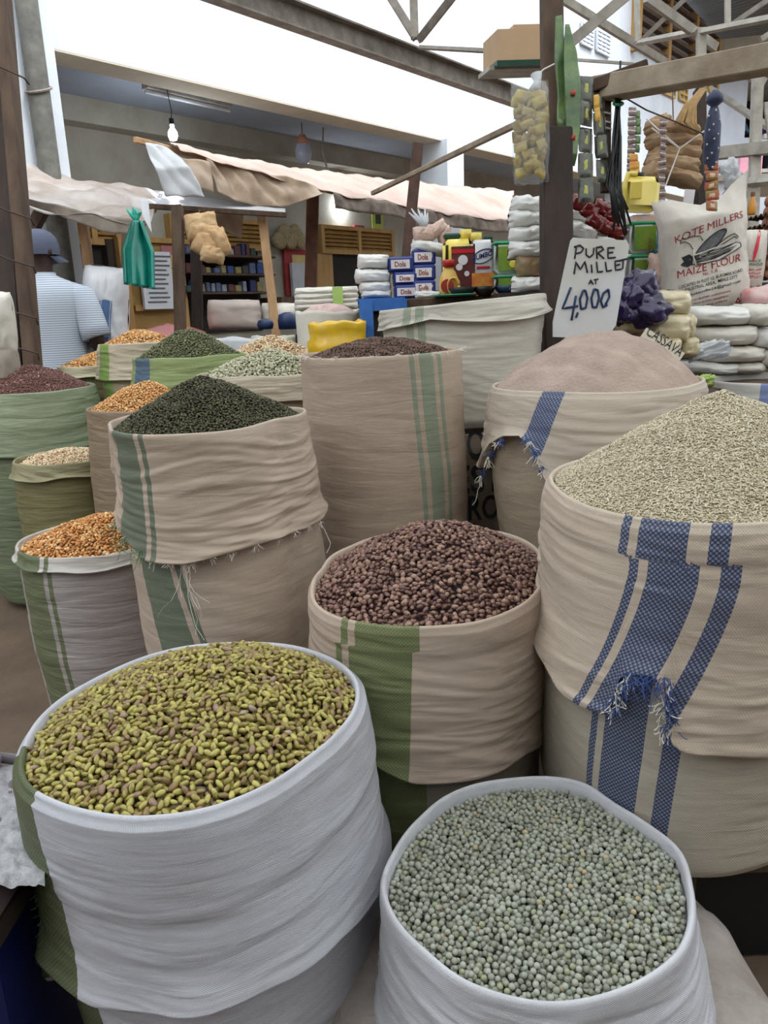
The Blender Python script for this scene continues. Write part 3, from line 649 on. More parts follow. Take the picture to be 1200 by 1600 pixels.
# ================================================================== SACKS
NTH = 180
class Sack:
    def __init__(s, z, zb, rim=None, center=None, diam=None, wpx=None, sq=1.0, sqa=0.0, prof=None, shift=(0, 0), seed=1, wr=.004, tilt=(0, 0), nth=NTH):
        """rim: pixel outline of the opening, read on the level plane z; or a centre pixel and a diameter"""
        if wpx: z = at(center[0], center[1], FPX * diam / wpx).z
        s.z, s.zb, s.seed, s.wr, s.nth, s.bydepth = z, zb, seed, wr, nth, bool(wpx)
        th = np.linspace(-pi, pi, nth, endpoint=False)
        if rim:
            P = np.array([tuple(atz(x, y, z))[:2] for x, y in rim])
            s.c = (P.min(0) + P.max(0)) / 2
            q = P - s.c; a = np.arctan2(q[:, 1], q[:, 0]); r = np.hypot(q[:, 0], q[:, 1]); o = np.argsort(a); a = a[o]; r = r[o]
            r_ = np.interp(th, np.r_[a - 2 * pi, a, a + 2 * pi], np.r_[r, r, r])
            k = np.exp(-np.linspace(-2, 2, 15) ** 2); k /= k.sum()
            s.R = np.convolve(np.r_[r_[-7:], r_, r_[:7]], k, 'valid')
        else:
            p = at(center[0], center[1], FPX * diam / wpx) if wpx else atz(center[0], center[1], z); s.c = np.array((p.x, p.y))
            s.R = diam / 2 / np.sqrt(np.cos(th - sqa) ** 2 + (np.sin(th - sqa) / sq) ** 2)
        s.th = th
        s.prof = prof or [(0, 1), (.15, 1.04), (.5, 1.07), (.85, 1.03), (1, .9)]
        s.shift = shift; s.tilt = tilt; s.steps = []
        x = s.c[0] + s.R * np.cos(th); y = s.c[1] + s.R * np.sin(th)
        d = np.hypot(np.diff(np.r_[x, x[0]]), np.diff(np.r_[y, y[0]])); u = np.r_[0, np.cumsum(d)]; s.L = u[-1]
        i0 = nth // 4
        s.u = u[:-1] - u[i0]
    def Rth(s, th): return float(np.interp((th + pi) % (2 * pi) - pi, s.th, s.R, period=2 * pi))
    def uth(s, th):
        th = (th + pi) % (2 * pi) - pi
        return float(np.interp(th, np.r_[s.th, pi], np.r_[s.u, s.u[0] + s.L]))
    def sc(s, z):
        t = (s.z - z) / (s.z - s.zb); return float(np.interp(t, [p[0] for p in s.prof], [p[1] for p in s.prof]))
    def rimdz(s, th): return .006 * nz(cos(th) * 1.6 + s.seed, sin(th) * 1.6, s.seed * 3.1) + s.tilt[0] * cos(th) * s.R[0] + s.tilt[1] * sin(th) * s.R[0]
    def surf(s, th, z, off=0.0, wk=1.0):
        t = max(0, min(1, (s.z - z) / (s.z - s.zb)))
        R = s.Rth(th); r = R * s.sc(z) + off
        if wk:
            u = th * R
            fade = min(1, max(0, (s.z - z) / .03)) * min(1, max(.2, (z - s.zb) / .1))
            w_ = .06 * nz(u * 2.5, z * 5, s.seed + 2)
            a = nz(u * 2.6 + s.seed * 7, (z + w_) * 19 + u * 1.6, s.seed); a = max(0, .28 - abs(a)) * 2.2
            b = nz(u * 6 + 5, (z + w_) * 55 + u * 4, s.seed + 9)
            c = nz(u * 2.6, z * 4.5, s.seed + 4)
            m_ = .35 + .9 * max(0, nz(u * 1.7, z * 3, s.seed + 6) + .35)
            e = nz(u * 14, (z + w_) * 110, s.seed + 1)
            r += fade * wk * s.wr * (a * 1.0 * m_ + b * .85 * m_ + c * 2.0 + e * .35 * m_)
            if wk >= 1:
                for (dz, amp, ti, ph) in s.steps:
                    q = (z - (s.z - dz - ti * cos(th - ph) * .1)) / .0035
                    r += amp / (1 + math.exp(-max(-30, min(30, q)))) if dz > 0 else 0
        return Vector((s.c[0] + r * cos(th) + s.shift[0] * t, s.c[1] + r * sin(th) + s.shift[1] * t, z))
    def find(s, px, py, off=0.0):
        """the (angle, height) on the camera-facing side that projects to a pixel"""
        best = None; lo, hi = -pi + .05, -.05; zl, zh = s.zb, s.z
        th0, z0, dth, dz = (lo + hi) / 2, (zl + zh) / 2, (hi - lo) / 2, (zh - zl) / 2
        for it in range(9):
            best = None
            for i in range(-6, 7):
                for j in range(-6, 7):
                    th = th0 + dth * i / 6; z = min(zh, z0 + dz * j / 6)
                    p = s.surf(th, z, off, 0)
                    q = topx(p); e = (q[0] - px) ** 2 + (q[1] - py) ** 2
                    nrm = Vector((cos(th), sin(th), 0))
                    if nrm.dot(CP - p) < 0: e += 4000
                    if best is None or e < best[0]: best = (e, th, z)
            th0, z0 = best[1], best[2]; dth *= .35; dz *= .35
        return th0, z0
    def rimth(s, px, py):
        p = atz(px, py, s.z); return atan2(p.y - s.c[1], p.x - s.c[0])
    def rings(s, name, rows, mat, parent, uvf=None, cap=False, closebottom=False):
        """rows: list of functions th -> (z, off, wk)"""
        n = s.nth; vs = []; uv = []
        for fn in rows:
            for i in range(n + 1):
                th = s.th[i % n]; z, off, wk = fn(th)
                p = s.surf(th, min(z, s.z), off, wk)
                p.z = z + s.rimdz(th) * max(0, 1 - (s.z - z) / .3)
                vs.append(p)
                u = s.u[i] if i < n else s.u[0] + s.L
                if uvf: uv.append(uvf(u, z, th))
                else: uv.append((u, z))
        N = len(rows); w = n + 1
        fs = [(j * w + i, (j + 1) * w + i, (j + 1) * w + i + 1, j * w + i + 1) for j in range(N - 1) for i in range(n)]
        mb = MB(); mb.add(vs, fs)
        if cap: mb.add([], []); mb.f.append(tuple((N - 1) * w + i for i in range(n))[::-1]); mb.m.append(0)
        return mb.build(name, mat, parent, smooth=True, uv=uv)

def per_interp(pts):
    """pts: [(theta, value)] -> periodic interpolation"""
    pts = sorted(((a + pi) % (2 * pi) - pi, v) for a, v in pts)
    A = [p[0] for p in pts]; V = [p[1] for p in pts]
    A = [A[-1] - 2 * pi] + A + [A[0] + 2 * pi]; V = [V[-1]] + V + [V[0]]
    return lambda th: float(np.interp((th + pi) % (2 * pi) - pi, A, V))

def make_sack(S, label, body_mat, cuff_mat=None, hem=None, group=None, gap=.010, name='grain_sack', flare=.012, nrow=70, uvc=None, uvb=None, cat='sack', cuffdepth=None):
    root = empty(name, (S.c[0] + S.shift[0], S.c[1] + S.shift[1], S.zb), label, cat, group)
    T = .004
    def row(z, off, wk): return lambda th: (z, off, wk)
    lip = [row(S.z - .07, -.012, 0), row(S.z - .02, -.010, 0), row(S.z + .000, -.008, 0), row(S.z + .004, -.005, 0), row(S.z + .004, -.001, 0), row(S.z, .002, 0), row(S.z - .008, .003, .3)]
    if hem is not None:
        hz = hem if callable(hem) else per_interp(hem)
        rows = list(lip)
        K = nrow
        for k in range(1, K + 1):
            f = k / K
            def fn(th, f=f):
                h = hz(th) ; z0 = S.z - .008; z = z0 + (h - z0) * f
                d = z0 - z
                return (z, .003 + gap * min(1, d / .12) + flare * f ** 6 * (1 + .8 * nz(th * 3, S.seed, 2)), 1 + f * 1.2)
            rows.append(fn)
        rows.append(lambda th: (hz(th) - .003, gap + flare * .8, 1))
        rows.append(lambda th: (hz(th), gap * .5 + flare * .45, 1))
        rows.append(lambda th: (hz(th) + .02, gap * .3, 1))
        S.rings('folded_cuff', rows, cuff_mat or body_mat, root, uvf=uvc)
        top = S.z - .03
        brow = [row(top, -.014, 0)]
    else:
        top = S.z - .008; brow = list(lip)
    for k in range(1, nrow + 1):
        z = top + (S.zb + .03 - top) * (k / nrow)
        brow.append(row(z, -.004 if hem is not None else .003, .8))
    brow += [row(S.zb + .012, -.015, .2), row(S.zb + .002, -.04, 0), row(S.zb, -.07, 0)]
    S.rings('sack_body', brow, body_mat, root, uvf=uvb, cap=True)
    S.root = root; S.hz = hz if hem is not None else None
    return root

def frays(S, parent, pts, mat, n=3, L=.03, r=.0006, seed=0, out=.012, down=.8, name='frayed_fringe'):
    """pts: list of (theta, z) roots"""
    rnd = random.Random(seed); mb = MB()
    for th, z in pts:
        for k in range(n):
            p = S.surf(th + rnd.uniform(-.02, .02), z + rnd.uniform(-.003, .003), out, 0)
            rd = Vector((cos(th), sin(th), 0)); tg = Vector((-sin(th), cos(th), 0))
            d = (rd * rnd.uniform(.1, .8) + tg * rnd.uniform(-.9, .9) + Vector((0, 0, -down * rnd.uniform(.3, 1.6)))).normalized()
            l = L * rnd.uniform(.4, 1.3); q = [p]
            for i in range(5):
                d = (d + Vector((rnd.uniform(-.5, .5), rnd.uniform(-.5, .5), rnd.uniform(-.5, .3)))).normalized(); p = p + d * l / 5; q.append(p)
            mb.tube(q, r, 3)
    return mb.build(name, mat, parent)

# ---- grain shapes (unit length along x = 1)
def uvs(nu, nv):
    vs = [(0, 0, 1)]
    for j in range(1, nv):
        for i in range(nu):
            a = 2 * pi * i / nu; b = pi * j / nv; vs.append((sin(b) * cos(a), sin(b) * sin(a), cos(b)))
    vs.append((0, 0, -1)); fs = [(0, 1 + i, 1 + (i + 1) % nu) for i in range(nu)]
    for j in range(nv - 2):
        for i in range(nu): fs.append((1 + j * nu + i, 1 + (j + 1) * nu + i, 1 + (j + 1) * nu + (i + 1) % nu, 1 + j * nu + (i + 1) % nu))
    l = len(vs) - 1; b = 1 + (nv - 2) * nu
    fs += [(l, b + (i + 1) % nu, b + i) for i in range(nu)]
    return np.array(vs, float), fs
def shape_bean(nu=10, nv=8, bend=.18):
    v, f = uvs(nu, nv); v = v[:, [2, 0, 1]].copy()
    x = v[:, 0]
    v *= np.array((.5, .29, .26))
    v[:, 1] += bend * (v[:, 0] ** 2) * 2 - .04
    return v, f
def shape_ell(nu, nv, a, b, c):
    v, f = uvs(nu, nv); v = v[:, [2, 0, 1]].copy(); v *= np.array((a, b, c)) / 2; return v, f
def shape_kernel():
    v, f = uvs(8, 6); v = v[:, [2, 0, 1]].copy()
    w = .5 + .22 * v[:, 0]
    v[:, 1] *= w * .9; v[:, 2] *= .28; v[:, 0] *= .5
    return v, f

def rot_mats(nrm, yaw, pit, rol):
    n = nrm / np.linalg.norm(nrm, axis=1, keepdims=True)
    x = np.stack([np.cos(yaw), np.sin(yaw), np.zeros_like(yaw)], 1); x -= n * (x * n).sum(1, keepdims=True); x /= np.linalg.norm(x, axis=1, keepdims=True)
    y = np.cross(n, x)
    cp, sp = np.cos(pit)[:, None], np.sin(pit)[:, None]
    x2 = x * cp + n * sp; z2 = n * cp - x * sp
    cr, sr = np.cos(rol)[:, None], np.sin(rol)[:, None]
    y3 = y * cr + z2 * sr; z3 = z2 * cr - y * sr
    return np.stack([x2, y3, z3], 2)      # columns

def grain_mesh(name, shape, P, Mx, S_, tint, extra=None):
    v, f = shape; nv = len(v); N = len(P)
    V = np.einsum('nij,nvj->nvi', Mx, v[None] * S_[:, None, :]) + P[:, None, :]
    V = V.reshape(-1, 3)
    cnt = np.array([len(q) for q in f]); flat = np.concatenate([np.array(q) for q in f])
    loops = (flat[None] + (np.arange(N) * nv)[:, None]).ravel()
    tot = np.tile(cnt, N); T = np.repeat(tint, nv)
    if extra is not None:
        ev, ef = extra; b = len(V); V = np.vstack([V, ev])
        ec = np.array([len(q) for q in ef]); el = np.concatenate([np.array(q) for q in ef]) + b
        loops = np.r_[loops, el]; tot = np.r_[tot, ec]; T = np.r_[T, np.full(len(ev), -1.0)]
    st = np.r_[0, np.cumsum(tot)[:-1]]
    me = bpy.data.meshes.new(name)
    me.vertices.add(len(V)); me.vertices.foreach_set('co', V.astype(np.float32).ravel())
    me.loops.add(len(loops)); me.loops.foreach_set('vertex_index', loops.astype(np.int32))
    me.polygons.add(len(tot)); me.polygons.foreach_set('loop_start', st.astype(np.int32)); me.polygons.foreach_set('loop_total', tot.astype(np.int32))
    at_ = me.attributes.new('tint', 'FLOAT', 'POINT'); at_.data.foreach_set('value', T.astype(np.float32))
    if extra is not None:
        mi = np.zeros(len(tot), dtype=np.int32); mi[N * len(f):] = 1
        me.polygons.foreach_set('material_index', mi)
    me.update(calc_edges=True); me.validate()
    return me

class Heap:
    """the surface of the grain in a sack: z over the opening"""
    def __init__(s, S, h, apex=(0, 0), p=2.0, q=1.0, edge=-.015, rough=.004, inset=.014, seed=0):
        s.S, s.h, s.apex, s.p, s.q, s.edge, s.rough, s.inset, s.seed = S, h, apex, p, q, edge, rough, inset, seed
    def z(s, x, y):
        """x,y arrays -> z (nan outside)"""
        S = s.S; x = np.asarray(x, float); y = np.asarray(y, float)
        # apex shift: move points before measuring
        dx = x - S.c[0]; dy = y - S.c[1]
        th = np.arctan2(dy, dx); R = np.interp(th, S.th, S.R, period=2 * pi) - s.inset
        r = np.hypot(dx, dy) / R
        ax, ay = s.apex
        w = np.clip(1 - r, 0, 1)
        dx2 = dx - ax * w; dy2 = dy - ay * w
        th2 = np.arctan2(dy2, dx2); R2 = np.interp(th2, S.th, S.R, period=2 * pi) - s.inset
        r2 = np.clip(np.hypot(dx2, dy2) / R2, 0, 1)
        z = S.z + s.edge + s.h * (1 - r2 ** s.p) ** s.q
        t1, t2 = S.tilt
        z = z + (t1 * np.cos(th) + t2 * np.sin(th)) * S.R[0] * np.clip(r, 0, 1)
        z = z + s.rough * (np.sin(x * 41 + s.seed) * np.sin(y * 37 + 1.3 * s.seed) + .6 * np.sin(x * 83 + 2 + y * 20) * np.sin(y * 71 + s.seed)) * np.clip((1 - r) * 5, 0, 1)
        return np.where(r <= 1, z, np.nan)
    def nrm(s, x, y):
        e = .004; zx = (s.z(x + e, y) - s.z(x - e, y)) / (2 * e); zy = (s.z(x, y + e) - s.z(x, y - e)) / (2 * e)
        zx = np.nan_to_num(zx); zy = np.nan_to_num(zy)
        n = np.stack([-zx, -zy, np.ones_like(zx)], 1); return n / np.linalg.norm(n, axis=1, keepdims=True)
    def base(s, drop=.004, nr=40):
        S = s.S; vs = []; fs = []; n = S.nth
        for j in range(nr + 1):
            f = j / nr
            for i in range(n):
                R = (S.R[i] - s.inset) * f * .999; x = S.c[0] + R * cos(S.th[i]); y = S.c[1] + R * sin(S.th[i])
                vs.append((x, y))
        a = np.array(vs); z = s.z(a[:, 0], a[:, 1]) - drop; V = np.column_stack([a, z])
        sk = np.column_stack([a[-n:], np.full(n, S.z - .06)]); V = np.vstack([V, sk])
        for j in range(nr + 1):
            for i in range(n): fs.append((j * n + i, (j + 1) * n + i, (j + 1) * n + (i + 1) % n, j * n + (i + 1) % n))
        return V, fs
    def sample(s, size, seed, mode='dart', tries=12, jit=.33):
        S = s.S; rnd = np.random.default_rng(seed); Rm = S.R.max()
        if mode == 'dart':
            A = (2 * Rm) ** 2; N = int(A / size ** 2 * tries)
            c = rnd.uniform(-Rm, Rm, (N, 2)) + S.c
            zz = s.z(c[:, 0], c[:, 1]); ok = ~np.isnan(zz); c = c[ok]; zz = zz[ok]
            Q = np.column_stack([c, zz]); G = {}; out = []; s2 = size * size
            for x, y, z in Q.tolist():
                k = (int(x // size), int(y // size), int(z // size)); bad = False
                for a in (-1, 0, 1):
                    for b in (-1, 0, 1):
                        for d in (-1, 0, 1):
                            for (X, Y, Z) in G.get((k[0] + a, k[1] + b, k[2] + d), ()):
                                if (X - x) ** 2 + (Y - y) ** 2 + (Z - z) ** 2 < s2: bad = True; break
                            if bad: break
                        if bad: break
                    if bad: break
                if not bad: G.setdefault(k, []).append((x, y, z)); out.append((x, y, z))
            return np.array(out)
        n = int(2 * Rm / size) + 2; i, j = np.meshgrid(np.arange(n), np.arange(int(n * 1.16)))
        x = S.c[0] - Rm + (i + .5 * (j % 2)) * size; y = S.c[1] - Rm + j * size * .866
        x = x.ravel() + rnd.normal(0, jit * size, x.size); y = y.ravel() + rnd.normal(0, jit * size, y.size)
        z = s.z(x, y); ok = ~np.isnan(z)
        return np.column_stack([x, y, z])[ok]

def camdepth(P): return (P - np.array(CP)) @ np.array(FW)
def fill(H, name, label, cat, size, shape, dims, mat, basemat, seed=1, layers=((1.0, 0.0), (1.0, -.5)), mode='dart', pit=.35, rol=.6, svar=.12, single=None, tries=12, back=1.0, drop=.005):
    """builds the heap: a dark bed plus the grains; single=(name, label, category, group) makes the nearest 300 grains things of their own"""
    rnd = np.random.default_rng(seed); Ps = []; lay = []
    for k, (f, dz) in enumerate(layers):
        p = H.sample(size * f, seed * 7 + k, mode, tries); n = H.nrm(p[:, 0], p[:, 1]); p = p + n * (dz * dims[2]); Ps.append(p); lay.append(np.full(len(p), k))
    P = np.vstack(Ps); lay = np.concatenate(lay); N = len(P)
    n = H.nrm(P[:, 0], P[:, 1])
    P = P + n * (rnd.uniform(-.12, .12, N) * dims[2])[:, None]
    Mx = rot_mats(n, rnd.uniform(0, 2 * pi, N), rnd.normal(0, pit, N), rnd.normal(0, rol, N))
    S_ = np.array(dims)[None] * (1 + rnd.normal(0, svar, (N, 1)).clip(-.3, .3)) * (1 + rnd.normal(0, svar * .4, (N, 3)))
    tint = rnd.uniform(0, 1, N)
    ind = np.zeros(N, bool)
    if single:
        d = camdepth(P); d = np.where(lay == 0, d, 1e9)
        ind[np.argsort(d)[:300]] = True
        var = []
        for k in range(14):
            sh = (shape[0] * (np.array(dims) * (1 + rnd.normal(0, svar)) * (1 + rnd.normal(0, svar * .4, 3)))[None], shape[1])
            me = grain_mesh(single[0], sh, np.zeros((1, 3)), np.eye(3)[None], np.ones((1, 3)), np.array([(k + .5) / 14]))
            me.materials.append(mat); me.polygons.foreach_set('use_smooth', [True] * len(me.polygons)); var.append(me)
        for q, i in enumerate(np.nonzero(ind)[0]):
            o = bpy.data.objects.new(single[0], var[q % 14]); COL.objects.link(o)
            M = Matrix([list(Mx[i][0]) + [P[i][0]], list(Mx[i][1]) + [P[i][1]], list(Mx[i][2]) + [P[i][2]], [0, 0, 0, 1]])
            o.matrix_world = M
            o['label'] = single[1]; o['category'] = single[2]; o['group'] = single[3]
    kp = ~ind
    me = grain_mesh(name, shape, P[kp], Mx[kp], S_[kp], tint[kp], extra=H.base(drop))
    o = link(name, me, [mat, basemat]); origin_to(o, (H.S.c[0], H.S.c[1], H.S.z - .06))
    return tag(o, label, cat, None, 'stuff')
def su(S, x, y):
    if S.bydepth:
        return S.uth(S.find(x, y + 12)[0])
    return S.uth(S.rimth(x, y))
def hem_px(S, pts, back=None, off=.012):
    r = [S.find(x, y, off) for x, y in pts]
    r = [(t, z) for t, z in r]
    if back is not None: r += [(1.0, back), (2.1, back)]
    return r
WHITE = rgb(208, 205, 206); CREAM = rgb(196, 186, 172); TAN = rgb(170, 155, 138)
BED = lambda n, c: pmat(n, rgb(*c), rough=.9, var=.3, scale=90)

# ---------------- yellow beans, nearest on the left
A = Sack(.70, 0.02, rim=[(28, 1198), (36, 1225), (70, 1252), (130, 1275), (215, 1286), (300, 1276), (400, 1237), (480, 1190), (535, 1140), (562, 1088), (556, 1060), (520, 1030), (450, 1008), (370, 1004), (290, 1012), (210, 1033), (130, 1070), (60, 1125), (36, 1165)],
         prof=[(0, 1), (.06, 1.0), (.2, 1.0), (.45, 1.02), (.7, 1.0), (.9, .96), (1, .88)], shift=(.03, .02), seed=1, wr=.0024, nth=240)
GR = rgb(88, 96, 66); GRL = rgb(108, 116, 88)
u0 = su(A, 30, 1212); u1 = su(A, 72, 1254)
mA = fabric('white woven sack cloth with green edge', rgb(204, 204, 212), [(u0 - .10, u1 - .056, GR, GRL), (u1 - .050, u1 - .038, GR, GRL)], dirt=.25)
A.steps = [(.135, .0045, .25, -2.0), (.245, .003, -.2, -1.0)]
hA = hem_px(A, [(62, 1485), (95, 1528), (160, 1560), (250, 1572), (350, 1560), (450, 1518), (530, 1452), (590, 1378)], back=.42)
ra = make_sack(A, 'large white sack with folded cuff and green edge stripe, brim-full of yellow-green beans', mA, mA, hA, gap=.008, flare=.016, nrow=110,
               uvc=lambda u, z, th: (u - .16 * max(0, (.70 - z)), z), uvb=lambda u, z, th: (u - .10 * (.70 - z), z))
FR_G = pmat('green sack thread', rgb(88, 120, 80)); FR_W = pmat('pale sack thread', rgb(220, 214, 205))
tA, zA = A.find(58, 1440, .012)
frays(A, ra, [(tA + .03 * k, zA + .035 - .01 * k) for k in range(-2, 5)], FR_G, n=7, L=.022, seed=3)
HA = Heap(A, .070, apex=(.06, .10), p=2.0, q=1.0, edge=-.010, rough=.003, inset=.012)
gA = grainmat('yellow bean skin', [(0, (112, 90, 54)), (.15, (146, 130, 66)), (.45, (180, 168, 90)), (.7, (160, 152, 78)), (.9, (138, 112, 68)), (.97, (140, 110, 92)), (1, (166, 148, 128))], rough=.27, spec=.5, mottle=.55, mscale=120, mcol=(96, 72, 52))
fill(HA, 'yellow_bean_heap', 'mass of yellow-green dried beans filling the large white sack at the lower left', 'beans', .0096, shape_bean(bend=.10), (.0165, .0165, .0155), gA, BED('bean bed', (58, 46, 26)), seed=11, drop=.014,
     layers=((1.0, .1), (1.0, -.55), (1.0, -1.1)), single=('yellow_bean', 'small yellow-green dried bean near the front rim of the large white sack', 'bean', 'yellow-green beans at the front of the heap'), tries=16)

# ---------------- green peas, nearest on the right
B = Sack(.46, 0.02, rim=[(595, 1385), (601, 1415), (622, 1452), (665, 1492), (720, 1535), (780, 1556), (870, 1572), (950, 1560), (1020, 1528), (1066, 1490), (1084, 1430), (1080, 1380), (1062, 1325), (1015, 1290), (960, 1256), (915, 1225), (860, 1216), (790, 1217), (720, 1235), (660, 1275), (615, 1330)],
         prof=[(0, 1), (.1, 1.0), (.3, 1.03), (.6, 1.10), (.85, 1.08), (1, .95)], shift=(.02, -.02), seed=2, wr=.0034, nth=240)
mB = fabric('white woven sack cloth', rgb(210, 210, 216), dirt=.35)
rb = make_sack(B, 'low white sack with creased rim, full of round grey-green dried peas', mB, mB, [(-3, .2), (-1.9, .22), (-1.2, .12), (-.3, .2), (1.6, .2)], gap=.006, flare=.01, nrow=80)
HB = Heap(B, .018, apex=(0, 0), p=2.2, q=1, edge=-.020, rough=.0025, inset=.014)
gB = grainmat('dried pea skin', [(0, (128, 128, 114)), (.4, (152, 154, 140)), (.85, (166, 168, 156)), (.97, (150, 154, 122)), (.99, (184, 160, 130)), (1, (110, 120, 74))], rough=.6, spec=.3)
fill(HB, 'dried_pea_heap', 'mass of round grey-green dried peas filling the low white sack at lower right', 'peas', .0090, shape_ell(9, 7, 1, 1, .96), (.0098, .0098, .0098), gB, BED('pea bed', (70, 70, 58)), seed=12, drop=.012,
     layers=((1.0, .15), (1.0, -.5), (1.0, -1.0)), pit=1, rol=1, svar=.10, single=('dried_pea', 'round grey-green dried pea near the front rim of the low white sack', 'pea', 'dried peas at the front of the sack'), tries=16)

# ---------------- brown beans, middle
Cc = Sack(.78, 0.02, rim=[(487, 922), (490, 945), (520, 968), (580, 980), (660, 982), (740, 977), (800, 955), (836, 930), (848, 905), (847, 868), (815, 842), (770, 831), (690, 828), (610, 833), (550, 853), (505, 890)],
          prof=[(0, 1), (.05, 1.0), (.25, 1.0), (.42, .99), (.6, .96), (.85, .94), (1, .9)], shift=(.01, .04), seed=3, wr=.003, nth=200)
GB = rgb(112, 122, 78); GBL = rgb(136, 140, 106)
a, b_, c_, d_, e_, f_ = [su(Cc, x, y) for x, y in ((532, 972), (541, 973), (550, 975), (630, 982), (641, 982), (650, 982))]
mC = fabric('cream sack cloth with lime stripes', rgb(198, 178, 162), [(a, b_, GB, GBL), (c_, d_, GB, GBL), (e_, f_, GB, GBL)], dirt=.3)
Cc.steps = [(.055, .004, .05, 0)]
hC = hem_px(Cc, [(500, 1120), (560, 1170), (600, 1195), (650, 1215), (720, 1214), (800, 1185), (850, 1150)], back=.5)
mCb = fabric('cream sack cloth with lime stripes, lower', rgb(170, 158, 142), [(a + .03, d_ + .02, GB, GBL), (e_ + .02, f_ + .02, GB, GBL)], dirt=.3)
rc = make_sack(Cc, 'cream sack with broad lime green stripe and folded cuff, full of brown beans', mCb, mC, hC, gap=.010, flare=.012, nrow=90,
               uvc=lambda u, z, th: (u + .05 * max(0, (.74 - z)) + (.014 if z < .735 else 0), z))
HC = Heap(Cc, .112, apex=(.02, .04), p=1.35, q=1.0, edge=-.012, rough=.003, inset=.012)
gC = grainmat('brown bean skin', [(0, (70, 40, 38)), (.25, (110, 76, 66)), (.6, (140, 104, 88)), (.9, (158, 126, 108)), (1, (104, 60, 58))], rough=.3, spec=.5, mottle=.7, mscale=260, mcol=(62, 34, 32))
fill(HC, 'brown_bean_heap', 'peaked mass of speckled brown beans filling the cream sack with the lime stripe', 'beans', .0108, shape_bean(9, 7, .1), (.0148, .0185, .018), gC, BED('brown bean bed', (36, 22, 20)), seed=13, drop=.010,
     layers=((1.0, .1), (1.0, -.55)), single=('brown_bean', 'speckled brown bean near the front rim of the lime-striped sack', 'bean', 'speckled brown beans at the front of the heap'), tries=14)

# ---------------- rice, right
Dd = Sack(1.00, .29, rim=[(862, 738), (870, 765), (910, 790), (960, 806), (1040, 819), (1120, 824), (1200, 823), (1290, 812), (1370, 780), (1402, 738), (1388, 712), (1320, 695), (1230, 690), (1130, 694), (1030, 702), (930, 712), (885, 723)],
          prof=[(0, 1), (.06, 1.0), (.3, 1.0), (.42, 1.01), (.7, .99), (.93, .96), (1, .86)], shift=(-.03, .0), seed=4, wr=.0035, nth=260)
BL = rgb(60, 70, 100); BLL = rgb(136, 140, 156)
st = [su(Dd, x, 815) for x in (949, 972, 988, 1085, 1112, 1146)]
LS = [(st[0], st[1], BL, BLL), (st[2], st[3], BL, BLL), (st[4], st[5], BL, BLL)]
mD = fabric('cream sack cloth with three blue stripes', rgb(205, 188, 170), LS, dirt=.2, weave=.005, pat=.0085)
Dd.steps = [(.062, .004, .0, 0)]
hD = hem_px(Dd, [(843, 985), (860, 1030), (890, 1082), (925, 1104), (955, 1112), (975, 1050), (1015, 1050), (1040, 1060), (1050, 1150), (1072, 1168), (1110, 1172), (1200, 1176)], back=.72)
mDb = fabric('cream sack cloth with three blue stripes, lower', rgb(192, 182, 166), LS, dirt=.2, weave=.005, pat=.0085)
def uvD(u, z, th):
    d = 1.0 - z
    if d < .062: return (u, z)
    d -= .062
    return (u - .022 + .0 * d + .48 * max(0, d - .03) ** 1.35, z)
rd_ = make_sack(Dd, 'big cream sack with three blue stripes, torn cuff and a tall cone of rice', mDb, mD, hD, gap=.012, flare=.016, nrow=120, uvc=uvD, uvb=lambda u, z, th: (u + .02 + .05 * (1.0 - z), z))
FR_B = pmat('blue sack thread', rgb(52, 74, 130)); 
for (x0, y0, x1, y1, mt_, sd) in ((958, 1108, 985, 1050, FR_W, 5), (962, 1105, 990, 1052, FR_B, 6), (1040, 1062, 1040, 1150, FR_W, 7), (1046, 1062, 1052, 1150, FR_B, 8), (985, 1050, 1040, 1056, FR_B, 9)):
    p0 = Dd.find(x0, y0, .02); p1 = Dd.find(x1, y1, .02)
    frays(Dd, rd_, [(lerp(p0[0], p1[0], k / 9), lerp(p0[1], p1[1], k / 9)) for k in range(10)], mt_, n=4, L=.022 if sd != 9 else .05, r=.0009, seed=sd, out=.026)
HD = Heap(Dd, .180, apex=(-.045, .03), p=1.12, q=1.0, edge=-.006, rough=.003, inset=.012)
gD = grainmat('white rice', [(0, (170, 154, 126)), (.5, (196, 184, 158)), (1, (214, 204, 182))], rough=.45, spec=.4)
fill(HD, 'rice_heap', 'tall cone of off-white rice rising from the blue-striped sack at right', 'rice', .0052, shape_ell(5, 4, 1, .36, .34), (.0085, .0085, .0085), gD, BED('rice bed', (156, 142, 114)), seed=14,
     layers=((1.0, .05), (1.0, -.2)), mode='jit', drop=.002, pit=.25)

# ---------------- dark green lentils
Ee = Sack(1.10, .02, rim=[(172, 668), (180, 676), (240, 682), (300, 680), (370, 672), (430, 658), (478, 643), (470, 638), (420, 636), (330, 639), (250, 643), (205, 650), (180, 658)],
          prof=[(0, 1), (.08, .98), (.22, .985), (.34, 1.03), (.5, 1.04), (.7, 1.02), (1, .92)], shift=(.05, .03), seed=5, wr=.004, nth=220)
G5 = rgb(100, 112, 94); G5L = rgb(130, 136, 118)
e5 = [Ee.uth(Ee.find(x, 720)[0]) for x in (186, 211, 217, 228)]
mE = fabric('beige sack cloth with dull green stripe', rgb(196, 177, 160), [(e5[0], e5[1], G5, G5L), (e5[2], e5[3], G5, G5L)], dirt=.3)
hE = hem_px(Ee, [(185, 815), (215, 850), (235, 872), (290, 878), (350, 862), (420, 840), (470, 825), (500, 810)], back=.85)
re_ = make_sack(Ee, 'tall beige sack with ragged cuff and dull green stripe, heaped with dark green lentils', mE, mE, hE, gap=.010, flare=.016, nrow=90,
                uvb=lambda u, z, th: (u - .20 * (1.1 - z) + .02, z))
